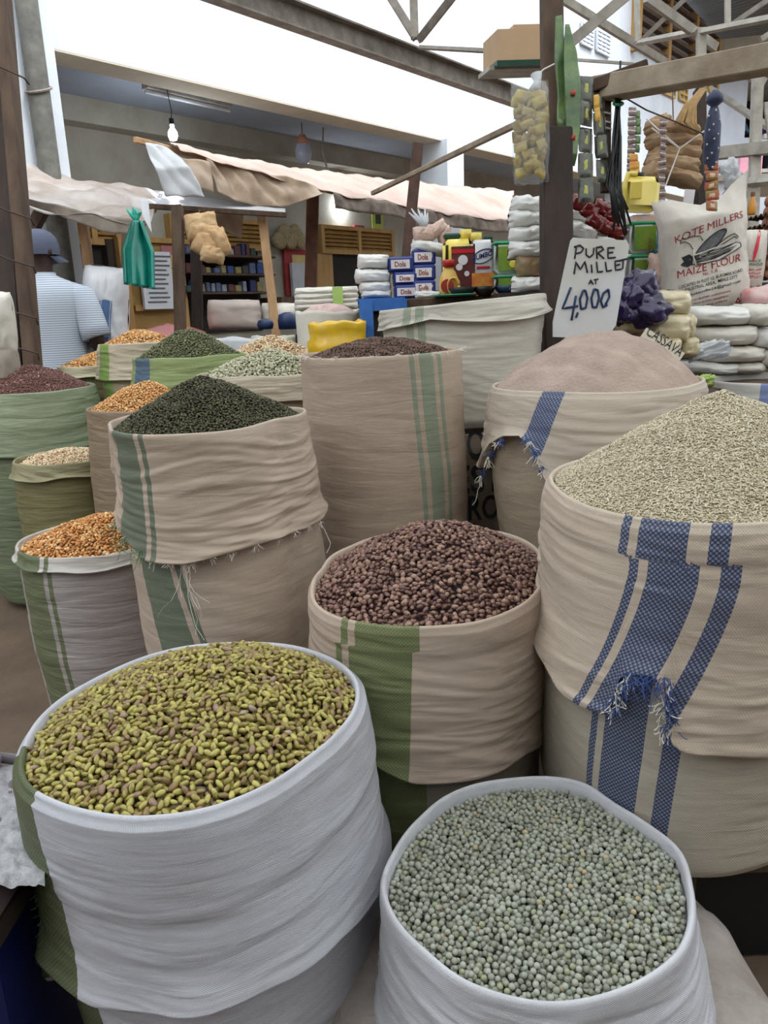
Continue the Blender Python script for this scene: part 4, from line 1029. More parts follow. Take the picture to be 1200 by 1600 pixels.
pts = [Ee.find(x, y, .02) for x, y in ((182, 812), (200, 838), (222, 860), (240, 874), (265, 878), (300, 878), (330, 868), (360, 860), (400, 848), (430, 838), (460, 828), (480, 820), (497, 812))]
frays(Ee, re_, pts, FR_W, n=9, L=.022, seed=21, out=.022)
frays(Ee, re_, pts[:3], FR_G, n=26, L=.055, seed=22, out=.022, down=.5)
frays(Ee, re_, [Ee.find(285, 880, .02), Ee.find(292, 880, .02)], FR_W, n=4, L=.17, seed=24, out=.024, down=5, name='loose_fringe')
frays(Ee, re_, [Ee.find(498, 815, .02)], FR_W, n=2, L=.12, seed=25, out=.024, down=2, name='loose_fringe')
HE = Heap(Ee, .125, apex=(.0, .02), p=1.25, q=1.0, edge=-.014, rough=.004, inset=.012)
gE = grainmat('dark green lentil', [(0, (38, 36, 22)), (.5, (66, 64, 40)), (1, (98, 94, 62))], rough=.5, spec=.35)
fill(HE, 'dark_lentil_heap', 'pointed heap of small dark green lentils on the tall beige sack with ragged cuff', 'lentils', .0064, shape_ell(6, 4, 1, .85, .7), (.0068, .0068, .0068), gE, BED('lentil bed', (26, 28, 18)), seed=15,
     layers=((1.0, .1), (1.0, -.45)), mode='jit', pit=.6)

# ---------------- tall sack of brown millet
Ff = Sack(0, .02, center=(595, 552), diam=.50, wpx=250, sq=.95, prof=[(0, .99), (.1, 1.0), (.3, 1.01), (.55, .985), (.8, .95), (1, .9)], shift=(.02, 0), seed=6, wr=.0035, tilt=(.0, .0), nth=200)
G6 = rgb(132, 144, 122); G6L = rgb(158, 162, 142)
s6 = [su(Ff, x, 560) for x in (636, 643, 651, 671, 677, 683)]
mF = fabric('beige sack cloth with pale green stripes', rgb(190, 170, 152), [(s6[0], s6[1], G6, G6L), (s6[2], s6[3], G6, G6L), (s6[4], s6[5], G6, G6L)], dirt=.25)
rf = make_sack(Ff, 'tall narrow beige sack with three pale green stripes, topped with dark brown millet', mF, gap=.0, nrow=110, uvb=lambda u, z, th: (u - .05 * (Ff.z - z), z))
pts = [(-pi + .25 * k, Ff.z + .002) for k in range(13)]
frays(Ff, rf, pts, FR_W, n=5, L=.02, seed=31, out=.0, down=-.2)
HF = Heap(Ff, .058, apex=(.01, .04), p=1.8, q=1, edge=-.012, rough=.004, inset=.014)
gF = grainmat('brown millet', [(0, (56, 36, 28)), (.5, (88, 60, 46)), (1, (118, 86, 66))], rough=.6)
fill(HF, 'brown_millet_heap', 'low heap of dark brown millet in the tall beige sack with pale green stripes', 'millet', .0058, shape_ell(5, 4, 1, .9, .8), (.006, .006, .006), gF, BED('millet bed', (58, 38, 28)), seed=16, layers=((1.0, .1),), mode='jit')

# ---------------- big empty-topped sack behind
Gg = Sack(0, .94, center=(722, 474), diam=.60, wpx=258, sq=.8, prof=[(0, 1), (.06, 1.0), (.3, .97), (.6, .95), (1, .9)], seed=7, wr=.005, tilt=(.06, .0), nth=180)
s7 = [su(Gg, x, 480) for x in (628, 640, 645, 660)]
mG = fabric('white sack cloth with faint green stripe', rgb(206, 200, 188), [(s7[0], s7[1], G6, rgb(190, 195, 175)), (s7[2], s7[3], G6, rgb(190, 195, 175))], dirt=.15)
make_sack(Gg, 'tall wide off-white sack with open wrinkled mouth behind the beige sack', mG, mG, lambda th: Gg.z - .04 - .03 * abs(sin(th * 1.5)), gap=.012, flare=.006, nrow=70)

# ---------------- millet flour
Hh = Sack(0, .02, center=(930, 598), diam=.60, wpx=318, sq=.97, prof=[(0, 1), (.1, 1.01), (.25, 1.02), (.4, .95), (.6, .90), (1, .85)], seed=8, wr=.003, tilt=(.01, .0), nth=220)
s8 = [su(Hh, x, 602) for x in (842, 874)]
S8 = [(s8[0], s8[1], rgb(64, 76, 112), rgb(140, 146, 166))]
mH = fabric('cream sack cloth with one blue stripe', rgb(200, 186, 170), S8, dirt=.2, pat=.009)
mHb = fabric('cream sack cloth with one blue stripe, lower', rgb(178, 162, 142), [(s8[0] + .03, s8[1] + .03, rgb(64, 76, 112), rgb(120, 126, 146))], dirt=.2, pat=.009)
Hh.steps = [(.10, .004, .1, 0)]
hH = hem_px(Hh, [(762, 730), (775, 690), (800, 678), (822, 678), (838, 700), (862, 750), (900, 800), (960, 820), (1040, 800)], back=.9)
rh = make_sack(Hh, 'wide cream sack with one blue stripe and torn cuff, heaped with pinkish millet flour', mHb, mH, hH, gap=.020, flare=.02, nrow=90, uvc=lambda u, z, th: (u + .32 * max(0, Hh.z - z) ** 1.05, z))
for sd, (mt_, pp) in enumerate(((FR_W, ((757, 745), (768, 715), (785, 690))), (FR_B, ((762, 735), (775, 705), (790, 686))), (FR_W, ((832, 690), (842, 712), (852, 735))), (FR_B, ((828, 685), (840, 705), (850, 728))))):
    frays(Hh, rh, [Hh.find(x, y, .03) for x, y in pp], mt_, n=9, L=.03, r=.0010, seed=41 + sd, out=.04)
frays(Hh, rh, [Hh.find(758, 748, .03)], FR_W, n=1, L=.10, seed=46, out=.045, down=5, r=.0012, name='loose_fringe')
HH = Heap(Hh, .150, apex=(.03, .02), p=1.9, q=.95, edge=-.004, rough=.006, inset=.010)
v, f = HH.base(0, 60)
mb = MB(); mb.add(v.tolist(), f)
flour = pmat('millet flour', rgb(164, 145, 134), rough=.95, var=.14, scale=9, bump=.6, bscale=110, spec=.1)
o = mb.build('millet_flour_heap', flour, smooth=True); tag(o, 'smooth dome of pinkish-grey millet flour in the wide cream sack', 'flour', None, 'stuff')

# ---------------- smaller sacks to the left and behind
def small_sack(wpx, zb, center, diam, label, base, stripes, heap, grain, hemd=None, seed=1, shift=(0, 0), prof=None, sq=1.0, cuffbase=None, gsize=.0075, gdims=(.009, .009, .009), gshape=None, glabel='', gcat='grain', gname='grain_heap', dirt=.25, mode='jit', name='grain_sack', tilt=(0, 0), wr=.004, bed=(90, 60, 30)):
    S = Sack(0, zb, center=center, diam=diam, wpx=wpx, sq=sq, prof=prof, shift=shift, seed=seed, wr=wr, nth=120, tilt=tilt)
    sts = []; z = S.z
    for (x0, x1, cd_, cl_) in stripes:
        a0, a1 = su(S, x0[0], x0[1]), su(S, x1[0], x1[1]); sts.append((min(a0, a1), max(a0, a1), rgb(*cd_), rgb(*cl_)))
    mm = fabric('sack cloth, ' + label[:30], rgb(*base), sts, dirt=dirt, wr=.8)
    mc = fabric('sack cuff cloth, ' + label[:30], rgb(*(cuffbase or base)), sts, dirt=dirt, wr=.8)
    hf = (lambda th: z - hemd + .02 * nz(th * 1.3, seed, 1)) if hemd else None
    r_ = make_sack(S, label, mm, mc, hf, gap=.008, flare=.010, nrow=50, name=name)
    if heap:
        H = Heap(S, *heap[:1], **heap[1])
        fill(H, gname, glabel, gcat, gsize, gshape or shape_ell(6, 4, 1, .8, .6), gdims, grain, BED('bed ' + gname, bed), seed=seed + 50, layers=((1.0, .1), (1.0, -.45)), mode=mode, pit=.6)
    return S, r_
maize_ = grainmat('maize kernel', [(0, (150, 92, 42)), (.3, (190, 124, 58)), (.7, (206, 148, 80)), (.9, (224, 180, 122)), (1, (230, 205, 165))], rough=.35)
corn = grainmat('popcorn kernel', [(0, (158, 104, 52)), (.4, (198, 142, 80)), (.8, (214, 166, 104)), (1, (226, 192, 140))], rough=.4)
pale = grainmat('mixed pale grain', [(0, (150, 110, 78)), (.3, (196, 166, 128)), (.7, (214, 192, 158)), (1, (228, 214, 186))], rough=.5)
redm = grainmat('red millet', [(0, (84, 52, 48)), (.5, (112, 74, 66)), (.97, (134, 92, 82)), (1, (220, 200, 180))], rough=.7)
glen = grainmat('green lentil', [(0, (64, 68, 38)), (.5, (92, 94, 58)), (1, (120, 120, 78))], rough=.5)
peap = grainmat('pale pea', [(0, (132, 128, 100)), (.4, (162, 158, 128)), (1, (192, 190, 164))], rough=.5)

small_sack(232, .02, (152, 838), .48, 'short lilac-grey sack with olive edge stripe and rolled rim, full of orange maize', (176, 166, 164), [((32, 845), (62, 858), (100, 108, 76), (120, 126, 98)), ((66, 858), (72, 860), (100, 108, 76), (120, 126, 98))],
           (.075, dict(apex=(.03, .03), p=1.5, edge=-.012)), maize_, hemd=.035, seed=61, gsize=.0088, gdims=(.0115, .0115, .0135), gshape=shape_kernel(), glabel='heap of orange maize kernels in the short lilac-grey sack', gcat='maize', gname='maize_heap', mode='dart', shift=(.04, .0), cuffbase=(205, 198, 192))
small_sack(192, .02, (47, 608), .60, 'sage green sack at the left edge heaped with dark red millet', (118, 128, 100), [], (.125, dict(apex=(-.0, .0), p=1.6, edge=-.01)), redm, hemd=.28, seed=62, gsize=.0065, gdims=(.0075, .0075, .0075), glabel='rounded heap of dark red millet in the sage green sack', gcat='millet', gname='red_millet_heap', cuffbase=(150, 160, 132), bed=(92, 60, 54))
small_sack(153, .10, (104, 714), .42, 'olive green sack with a thick rolled rim, filled with pale mixed grain', (128, 122, 84), [], (.05, dict(apex=(0, .02), p=2, edge=-.02)), pale, hemd=.055, seed=63, gsize=.0085, gdims=(.010, .010, .010), glabel='low heap of pale mixed grain in the olive sack with the rolled rim', gcat='grain', gname='mixed_grain_heap', cuffbase=(150, 144, 112), bed=(120, 90, 60))
small_sack(165, .02, (222, 634), .42, 'narrow brown-beige sack standing behind the lentils, heaped with orange popcorn', (150, 130, 108), [], (.105, dict(apex=(0.02, .02), p=1.5, edge=-.012)), corn, seed=64, gsize=.0085, gdims=(.010, .010, .010), glabel='heap of orange popcorn kernels directly behind the dark green lentils', gcat='popcorn', gname='popcorn_heap', bed=(130, 84, 40))
small_sack(126, .02, (220, 536), .415, 'cream sack with lime green side stripe and ragged cuff, topped with orange maize', (176, 158, 132), [((157, 538), (168, 542), (120, 150, 76), (150, 172, 104))], (.075, dict(apex=(0, .0), p=1.5, edge=-.01)), corn, hemd=.17, seed=65, gsize=.011, gdims=(.0125, .0125, .0125), glabel='heap of orange maize in the cream sack with lime side stripe', gcat='maize', gname='maize_heap', cuffbase=(200, 186, 164), bed=(140, 90, 44))
small_sack(173, .02, (296, 556), .52, 'bright lime green sack with a blue corner stripe under a heap of green lentils', (138, 152, 98), [((211, 558), (232, 560), (82, 104, 128), (100, 122, 140))], (.135, dict(apex=(0, .02), p=1.3, edge=-.01)), glen, hemd=.2, seed=66, gsize=.009, gdims=(.010, .010, .010), glabel='pointed heap of green lentils on the bright lime green sack', gcat='lentils', gname='green_lentil_heap', cuffbase=(150, 164, 110), bed=(50, 52, 30), sq=.8)
small_sack(197, .02, (408, 583), .50, 'beige sack full of pale grey-green peas, just behind the dark lentils', (180, 164, 144), [], (.095, dict(apex=(0.05, .03), p=1.6, edge=-.008)), peap, hemd=.09, seed=67, gsize=.0105, gdims=(.0125, .0125, .0125), glabel='heap of pale grey-green peas between the green lentils and the tall beige sack', gcat='peas', gname='pale_pea_heap', bed=(60, 56, 38), cuffbase=(196, 182, 162))
small_sack(116, .02, (152, 570), .42, 'small olive sack with a wavy cream rim beside the man, holding orange maize', (110, 106, 70), [], (.085, dict(apex=(0.03, .0), p=1.4, edge=-.01)), corn, hemd=.05, seed=68, gsize=.011, gdims=(.0125, .0125, .0125), glabel='heap of orange maize in the small olive sack beside the man', gcat='maize', gname='maize_heap', cuffbase=(186, 178, 150), bed=(140, 90, 44))
small_sack(148, .02, (424, 556), .52, 'green-rimmed pale sack of yellow popcorn behind the pale peas', (190, 186, 150), [], (.115, dict(apex=(0, .0), p=1.5, edge=-.01)), pale, hemd=.1, seed=69, gsize=.011, gdims=(.013, .013, .013), glabel='heap of yellow popcorn rising behind the pale grey-green peas', gcat='popcorn', gname='popcorn_heap', bed=(150, 110, 70))
Ri = Sack(0, .02, center=(1215, 592), diam=.50, wpx=200, sq=1, seed=70, nth=120)
s9 = [su(Ri, x, 600) for x in (1184, 1200)]
mR = fabric('white sack cloth with blue stripe at the edge', rgb(206, 202, 196), [(s9[0], s9[1], rgb(110, 124, 170), rgb(150, 160, 195))], dirt=.15)
make_sack(Ri, 'white sack with a pale blue stripe standing behind the rice cone', mR, mR, lambda th: .8, gap=.008, nrow=50)
# ---- awnings
def sheet(name, rows, mat, label, cat='awning', wr=.02, nu=60, nv=16, seed=0, solid=.003, sag=0.0, parent=None, group=None, smooth=True):
    """rows of control points (world), bilinear between them, with crumples"""
    R_ = [[Vector(p) for p in r] for r in rows]
    nrm = (R_[0][-1] - R_[0][0]).cross(R_[-1][0] - R_[0][0]).normalized()
    def samp(r, u):
        t = u * (len(r) - 1); i = min(int(t), len(r) - 2); return r[i].lerp(r[i + 1], t - i)
    def fn(u, v):
        t = v * (len(R_) - 1); j = min(int(t), len(R_) - 2); p = samp(R_[j], u).lerp(samp(R_[j + 1], u), t - j)
        n1 = nz(p.x * 3 + seed, p.y * 3, p.z * 3); n2 = nz(p.x * 9 + seed, p.y * 9, p.z * 9 + 4); n3 = 1 - abs(nz(p.x * 6 + p.z * 5, p.y * 4, seed)) * 2
        return p + nrm * wr * (n1 * 1.3 + n2 * .5 + n3 * .6) - ZZ * sag * sin(pi * u) * sin(pi * v)
    m = MB(); m.grid(fn, nu, nv); o = m.build(name, mat, parent, smooth=smooth, solid=solid)
    if parent is None: tag(o, label, cat, group)
    return o
plw = pmat('dusty white plastic sheet', rgb(208, 202, 200), rough=.35, col2=rgb(168, 150, 136), scale=3.5, bump=.35, bscale=14, transl=.3)
plc = pmat('clear crumpled plastic', rgb(222, 224, 228), rough=.2, var=.06, bump=.4, bscale=18, transl=.35)
pltan = pmat('tan dusty plastic sheet', rgb(196, 172, 148), rough=.4, col2=rgb(146, 122, 98), scale=4, bump=.4, bscale=12, transl=.25)
canv = pmat('pinkish faded canvas', rgb(206, 184, 174), rough=.8, col2=rgb(178, 154, 142), scale=2.5, bump=.2, bscale=12, transl=.15)
sheet('plastic_awning', [[at(22, 244, 5.7), at(110, 270, 5.7), at(180, 284, 5.7), at(252, 300, 5.7)], [at(26, 278, 5.1), at(110, 296, 5.2), at(180, 312, 5.2), at(245, 322, 5.3)], [at(28, 312, 4.6), at(110, 330, 4.7), at(180, 344, 4.75), at(236, 348, 4.8)]], plw, 'crumpled dusty white plastic awning above the man', seed=3, wr=.05)
sheet('awning_valance', [[at(30, 308, 4.6), at(110, 328, 4.7), at(180, 342, 4.75), at(234, 346, 4.8)], [at(40, 320, 4.66), at(110, 345, 4.72), at(180, 366, 4.78), at(215, 366, 4.8)]], pmat('grey dusty plastic', rgb(170, 158, 146), rough=.45, col2=rgb(120, 108, 98), scale=5, bump=.3, bscale=20), 'grey sagging plastic fold along the front of the white awning', 'awning fold', wr=.02, nv=6)
sheet('plastic_awning', [[at(236, 296, 5.9), at(330, 310, 5.9), at(446, 324, 6.0)], [at(236, 318, 5.3), at(330, 325, 5.4), at(446, 334, 5.5)]], plc, 'clear plastic awning between the teal bag and the pale post', seed=9, wr=.012)
timber('awning_pole', [(228, 322, 5.28), (448, 336, 5.5)], .035, wood, 'long thin pole along the edge of the clear plastic awning', 'pole')
TP, BT = 5.45, 4.75
top = [onp(x, y, TP) for x, y in ((262, 222), (330, 236), (400, 250), (500, 266), (600, 278), (700, 288), (803, 298))]
mid = [onp(x, y, 5.1) for x, y in ((270, 226), (335, 244), (405, 260), (505, 282), (605, 298), (700, 310), (803, 322))]
bot = [onp(x, y, BT) for x, y in ((282, 232), (340, 250), (410, 270), (520, 300), (620, 318), (705, 334), (803, 346))]
sheet('canvas_awning', [top, mid, bot], canv, 'long pinkish canvas awning sloping along the building', wr=.02, nu=110, nv=14)
fr = [p + ZZ * 0 for p in bot[3:]]
sheet('awning_fringe', [[p for p in bot[3:]], [p - ZZ * .13 - FN * .03 for p in bot[3:]]], pmat('dark sagging sheet edge', rgb(118, 104, 92), rough=.8, col2=rgb(74, 64, 58), scale=10), 'dark ragged edge sagging along the canvas awning', 'awning edge', wr=.03, nv=5, nu=70)
o_ = BT
sheet('tan_drape', [[onp(x, y, o_) for x, y in ((322, 246), (380, 258), (440, 272), (512, 298))], [onp(x, y, o_ - .05) for x, y in ((336, 302), (385, 318), (450, 322), (508, 302))]], pltan, 'tan crumpled plastic draped under the canvas awning', 'plastic sheet', wr=.05, seed=5, nu=40, nv=20)
sheet('clear_drape', [[onp(x, y, 4.6) for x, y in ((228, 222), (246, 224), (270, 232))], [onp(x, y, 4.5) for x, y in ((245, 262), (266, 262), (296, 262))], [onp(x, y, 4.5) for x, y in ((262, 305), (285, 308), (320, 308))]], plc, 'clear plastic hanging from the tip of the awning pole', 'plastic sheet', wr=.04, seed=6, nu=20, nv=24)
sheet('tan_drape', [[onp(x, y, 4.7) for x, y in ((276, 240), (300, 244), (330, 250))], [onp(x, y, 4.62) for x, y in ((296, 290), (318, 292), (338, 296))]], pltan, 'small tan plastic flap beside the clear hanging plastic', 'plastic sheet', wr=.05, seed=7, nu=20, nv=16)
sheet('tan_drape', [[onp(x, y, 5.2) for x, y in ((285, 326), (330, 332), (382, 328))], [onp(x, y, 5.15) for x, y in ((292, 342), (335, 350), (378, 372))]], pltan, 'tan plastic strip hanging behind the gloves', 'plastic sheet', wr=.03, seed=8, nu=20, nv=10)
timber('awning_pole', [(210, 218, 5.6), (520, 300, 7.0)], .04, woodl, 'pole end with blue tip under the canvas awning', 'pole')

# ---- bags
def pillow(mb, c, X, Y, Z, w, h, t, p=3.0, q=3.0, seed=0, wr=.006, n=18, mi=0, pinch=.06, uvs_=None):
    """a filled bag: seams at the edges, bulging both ways along Z"""
    c = Vector(c)
    def S(u, v, sgn):
        a = max(0, (1 - abs(u) ** p)) * max(0, (1 - abs(v) ** q))
        d = t / 2 * a ** .5 * sgn
        x = u * w / 2 * (1 - pinch * (1 - a) * abs(v) ** 2); y = v * h / 2 * (1 - pinch * .7 * (1 - abs(u) ** 2) * 0 - pinch * .5 * abs(u) ** 2)
        k = wr * (nz(u * 2.3 + seed, v * 2.3, sgn + seed) * 1.2 + nz(u * 6 + seed, v * 6, sgn * 2) * .6)
        return c + X * (x + k * .6) + Y * (y + k * .6) + Z * (d + k * a ** .3)
    mb.grid(lambda a, b: S(a * 2 - 1, b * 2 - 1, 1), n, n, mi); mb.grid(lambda a, b: S(1 - a * 2, b * 2 - 1, -1), n, n, mi)
    return lambda u, v: S(u, v, 1)
def blobby(m, c, r, seed=0, amp=.25, n=30, f=2.0, mi=0):
    """a crumpled soft ball with sharp creases; r = (rx, ry, rz)"""
    v, fc = uvs(n, n * 2 // 3); vs = []
    for p in v:
        q = Vector(p); k = 1 - amp * (1 - 2 * abs(nz(q.x * f + seed, q.y * f, q.z * f)) * 1.6) * .6 + amp * .5 * nz(q.x * f * 2.3, q.y * f * 2.3 + seed, q.z * f * 2.3)
        vs.append(c + Vector((q.x * r[0], q.y * r[1], q.z * r[2])) * k)
    m.add(vs, fc, mi)
def axes(yaw=0.0, lean=0.0, roll=0.0):
    """X right, Y up, Z towards the viewer; yaw turns about the vertical"""
    X = Vector((cos(yaw), sin(yaw), 0)); Z = Vector((sin(yaw), -cos(yaw), 0)); Y = Vector((0, 0, 1))
    Y2 = Y * cos(lean) - Z * sin(lean); Z2 = Z * cos(lean) + Y * sin(lean)
    X3 = X * cos(roll) + Y2 * sin(roll); Y3 = Y2 * cos(roll) - X * sin(roll)
    return X3, Y3, Z2
def bag(name, px, py, d, wp, hp, t, mat, label, cat='bag', yaw=0, lean=0, roll=-ROLL, seed=0, group=None, wr=.006, p=3, q=3, n=18):
    X, Y, Z = axes(yaw, lean, roll); m = MB(); f = pillow(m, at(px, py, d), X, Y, Z, W(wp, d), W(hp, d), t, seed=seed, wr=wr, p=p, q=q, n=n)
    o = m.build(name, mat, smooth=True); tag(o, label, cat, group); o['_'] = 0; del o['_']
    return o, f, (X, Y, Z)
_tc = {}
def textmesh(s, size=1.0, bold=0.0, shear=0.0):
    k = (s, bold, shear)
    if k in _tc: return _tc[k]
    cu = bpy.data.curves.new('lettering', 'FONT'); cu.body = s; cu.size = 1.0; cu.offset = bold; cu.shear = shear; cu.resolution_u = 3; cu.align_x = 'CENTER'; cu.align_y = 'CENTER'
    o = bpy.data.objects.new('lettering', cu); COL.objects.link(o); bpy.context.view_layer.update()
    me = bpy.data.meshes.new_from_object(o.evaluated_get(bpy.context.evaluated_depsgraph_get()))
    vs = [v.co.copy() for v in me.vertices]; fs_ = [tuple(p.vertices) for p in me.polygons]
    bpy.data.objects.remove(o); bpy.data.meshes.remove(me); bpy.data.curves.remove(cu); _tc[k] = (vs, fs_); return _tc[k]
def letter(s, w, h, fn, mat, parent, name='lettering', bold=.01, shear=0.0):
    """fits the word into a w x h box centred on fn(0,0)"""
    vs, f = textmesh(s, 1, bold, shear); x0, x1 = min(v.x for v in vs), max(v.x for v in vs); y0, y1 = min(v.y for v in vs), max(v.y for v in vs)
    m = MB(); m.add([fn((v.x - (x0 + x1) / 2) / (x1 - x0) * w, (v.y - (y0 + y1) / 2) / (y1 - y0) * h) for v in vs], f); return m.build(name, mat, parent)
def strokes(lines, fn, r, mat, parent, name='lettering', n=6):
    """handwriting as flat-ish brush strokes"""
    m = MB()
    for L_ in lines:
        P = []
        for i in range(len(L_) - 1):
            for k in range(4): P.append((lerp(L_[i][0], L_[i + 1][0], k / 4), lerp(L_[i][1], L_[i + 1][1], k / 4)))
        P.append(L_[-1]); m.tube([fn(*q) for q in P], r, n)
    return m.build(name, mat, parent, smooth=True)

whitep = pmat('white flour bag plastic', rgb(206, 200, 190), rough=.4, var=.06, scale=8, bump=.3, bscale=30)
whitec = pmat('bright white bag plastic', rgb(216, 214, 210), rough=.35, var=.05, scale=8, bump=.3, bscale=30)
creamp = pmat('clear bag of cream flour', rgb(196, 182, 150), rough=.3, var=.08, scale=8, bump=.2, bscale=30, coat=.4)
pinkp = pmat('pinkish plastic bag', rgb(200, 170, 156), rough=.35, var=.12, scale=10, bump=.3, bscale=30)
redink = pmat('dark red print', rgb(150, 40, 44), rough=.6); blk = pmat('black print', rgb(30, 30, 34), rough=.6); grn = pmat('green print', rgb(40, 120, 70), rough=.6); pinkink = pmat('bright red print', rgb(208, 56, 70), rough=.6)
navy = pmat('navy blue label', rgb(44, 56, 120), rough=.4, var=.15, scale=20); labw = pmat('pale label', rgb(214, 208, 210), rough=.5)

# display table with flour, oil and buckets
d0 = 4.25; ztab = at(640, 468, d0).z
dt = empty('display_table', at(700, 470, d0), 'dark timber table carrying flour packs, oil and green buckets', 'table')
xa, xb = at(566, 470, d0).x, at(900, 470, d0).x
m = MB(); m.box(((xa + xb) / 2, d0 + .15, ztab - .03), (xb - xa, .62, .06), bev=.005); m.build('tabletop', wood, dt)
for x in (xa + .05, xb - .05):
    for y in (d0 - .08, d0 + .38): m = MB(); m.box((x, y, (ztab - .06) / 2), (.08, .08, ztab - .06), bev=.004); m.build('leg', woodd, dt)
m = MB(); m.box(((xa + xb) / 2 + .1, d0 + .02, ztab - .30), (xb - xa - .3, .02, .46)); m.build('front_panel', woodd, dt)
bt_ = pmat('bright blue tarpaulin', rgb(52, 104, 178), rough=.5, var=.15, scale=12, bump=.3, bscale=30)
m = MB(); x2 = at(628, 470, d0).x; xc = at(586, 470, d0).x
m.box(((xa + x2) / 2 - .01, d0 - .02, ztab + .004), (x2 - xa + .03, .3, .008)); m.box(((xa + xc) / 2 - .012, d0 - .176, ztab - .13), (xc - xa, .005, .262)); m.box((x2 - .02, d0 - .180, ztab - .055), (.07, .005, .11)); m.box(((xa + x2) / 2, d0 - .170, ztab - .027), (x2 - xa + .01, .005, .054))
tag(m.build('blue_tarpaulin', bt_), 'bright blue plastic cloth over the corner of the display table', 'cloth')
def flourpack(px, py, w, h, pos, lab=True, seed=0, d=4.15, yaw=0.0):
    """white pack lying with its navy label end towards the camera"""
    X, Y, Z = axes(yaw); c = at(px, py, d); ww, hh = W(w, d), W(h, d)
    r_ = empty('flour_pack', (c.x, c.y + .1, c.z - hh / 2), 'white flour pack with a navy blue label, %s' % pos, 'flour pack', 'navy-labelled flour packs on the display table')
    m = MB(); pillow(m, c + Vector((0, .13, 0)), X, Y, Z, ww, hh * 1.02, .30, p=6, q=4, seed=seed, wr=.006, n=12); m.build('pack_body', whitec, r_, smooth=True)
    m = MB(); m.box(c + Vector((0, .03, 0)), (ww * .98, .09, hh * .94), (X, Z * -1, Y), bev=.01); m.build('navy_label', navy, r_)
    m = MB(); m.box(c + Vector((-ww * .04, -.018, 0)), (ww * .70, .006, hh * .55), (X, Z * -1, Y)); m.build('label_panel', labw, r_)
    if lab: letter('Dola', ww * .42, hh * .34, lambda x, y: c + Vector((-ww * .04, -.0225, 0)) + X * x + Y * y, pmat('brown red lettering', rgb(150, 84, 66), rough=.6), r_, bold=.03)
for k, (px, py, w, h, pos) in enumerate(((627, 413, 42, 24, 'top of the left stack'), (634, 435, 40, 20, 'middle of the left stack'), (636, 456, 40, 22, 'bottom of the left stack'), (662, 402, 38, 26, 'top of the right stack'), (663, 426, 36, 25, 'middle of the right stack'), (663, 449, 36, 22, 'bottom of the right stack'))):
    flourpack(px, py, w, h, pos, seed=k)
for k, (px, py, w, h, pos) in enumerate(((583, 410, 50, 24, 'top'), (582, 432, 56, 22, 'second from top'), (586, 449, 50, 18, 'third from top'), (588, 460, 48, 14, 'bottom'))):
    bag('flour_bag', px, py, 4.2, w, h, .26, whitec, 'plain white flour bag left of the navy labels, %s of its stack' % pos, 'flour bag', seed=20 + k, group='plain white flour bags at the table end')
bag('flour_bag', 669, 461, 4.05, 42, 12, .12, whitec, 'small flat white packet lying in front of the navy-labelled packs', 'packet', seed=31)
bag('flour_bag', 672, 388, 4.22, 60, 20, .25, whitec, 'white flour bag slumped over the top of the right stack', 'flour bag', seed=33, roll=-.2)
for k, (px, py, w, h, rl, lab) in enumerate(((662, 365, 34, 24, .1, 'left one'), (679, 361, 42, 22, .5, 'middle one, tilted up'), (695, 370, 22, 32, .2, 'right one'), (659, 381, 14, 10, 0, 'smallest one, at the bottom'))):
    bag('grain_packet', px, py, 4.15 + .02 * k, w, h, .10, pinkp, 'pinkish-brown packet in clear plastic on top of the flour, %s' % lab, 'packet', seed=40 + k, roll=rl, group='pinkish packets on top of the flour', p=2.2, q=2.2)
m = MB()
for k in range(7): a = -.9 + k * .28; p0 = at(664, 358, 4.12); m.tube([p0, p0 + Vector((sin(a) * .03 - .01, 0, .04)), p0 + Vector((sin(a) * .07 - .03, -.02 + .01 * k, .085 + .02 * (k % 2)))], [.006, .010, .003], 6)
tag(m.build('plastic_bag_knot', plc, smooth=True), 'knotted clear plastic ears sticking up from the pinkish packets', 'plastic bag')
# bottles and tubs
yel = pmat('yellow oil jug plastic', rgb(226, 204, 96), rough=.3, var=.08, coat=.3); gold = pmat('golden cooking oil', rgb(206, 164, 70), rough=.15, var=.1, coat=.5); redp = pmat('red plastic', rgb(184, 36, 40), rough=.35); dgr = pmat('dark green plastic', rgb(24, 62, 46), rough=.4)
gtop = ztab
def onT(px, d, z=None): p = at(px, 470, d); return Vector((p.x, p.y, ztab if z is None else z))
c = onT(702, 4.02)
ob = empty('oil_bottle', c, 'small golden oil bottle with red cap and round red label', 'bottle')
m = MB(); m.lathe(c, [(.03, 0), (.05, .01), (.058, .05), (.055, .09), (.040, .125), (.026, .14), (.024, .155), (.001, .156)], 24, sx=.9, sy=.7); m.build('bottle_body', gold, ob, smooth=True)
m = MB(); m.lathe(c + ZZ * .152, [(.030, 0), (.030, .03), (.026, .034), (.001, .034)], 20, mi=0); m.build('cap', redp, ob, smooth=True)
m = MB(); m.lathe(c + Vector((-.012, -.038, .055)), [(.034, 0), (.034, .008), (.001, .009)], 20, ax=(Vector((1, 0, 0)), ZZ, Vector((0, -1, 0)))); m.build('round_label', pmat('dark red label', rgb(150, 44, 40), rough=.4), ob)
m = MB(); m.tube([c + Vector((.03 * cos(a) + .018, -.040, .055 + .04 * sin(a))) for a in [i * pi / 8 for i in range(17)]], .008, 8); m.build('handle', gold, ob, smooth=True)
c = onT(716, 4.22)
jb = empty('oil_jug', c, 'tall yellow oil jug with a dark label, behind the red-capped bottle', 'jug')
m = MB(); m.box(c + ZZ * .15, (.17, .14, .30), bev=.03); m.build('jug_body', yel, jb, smooth=True)
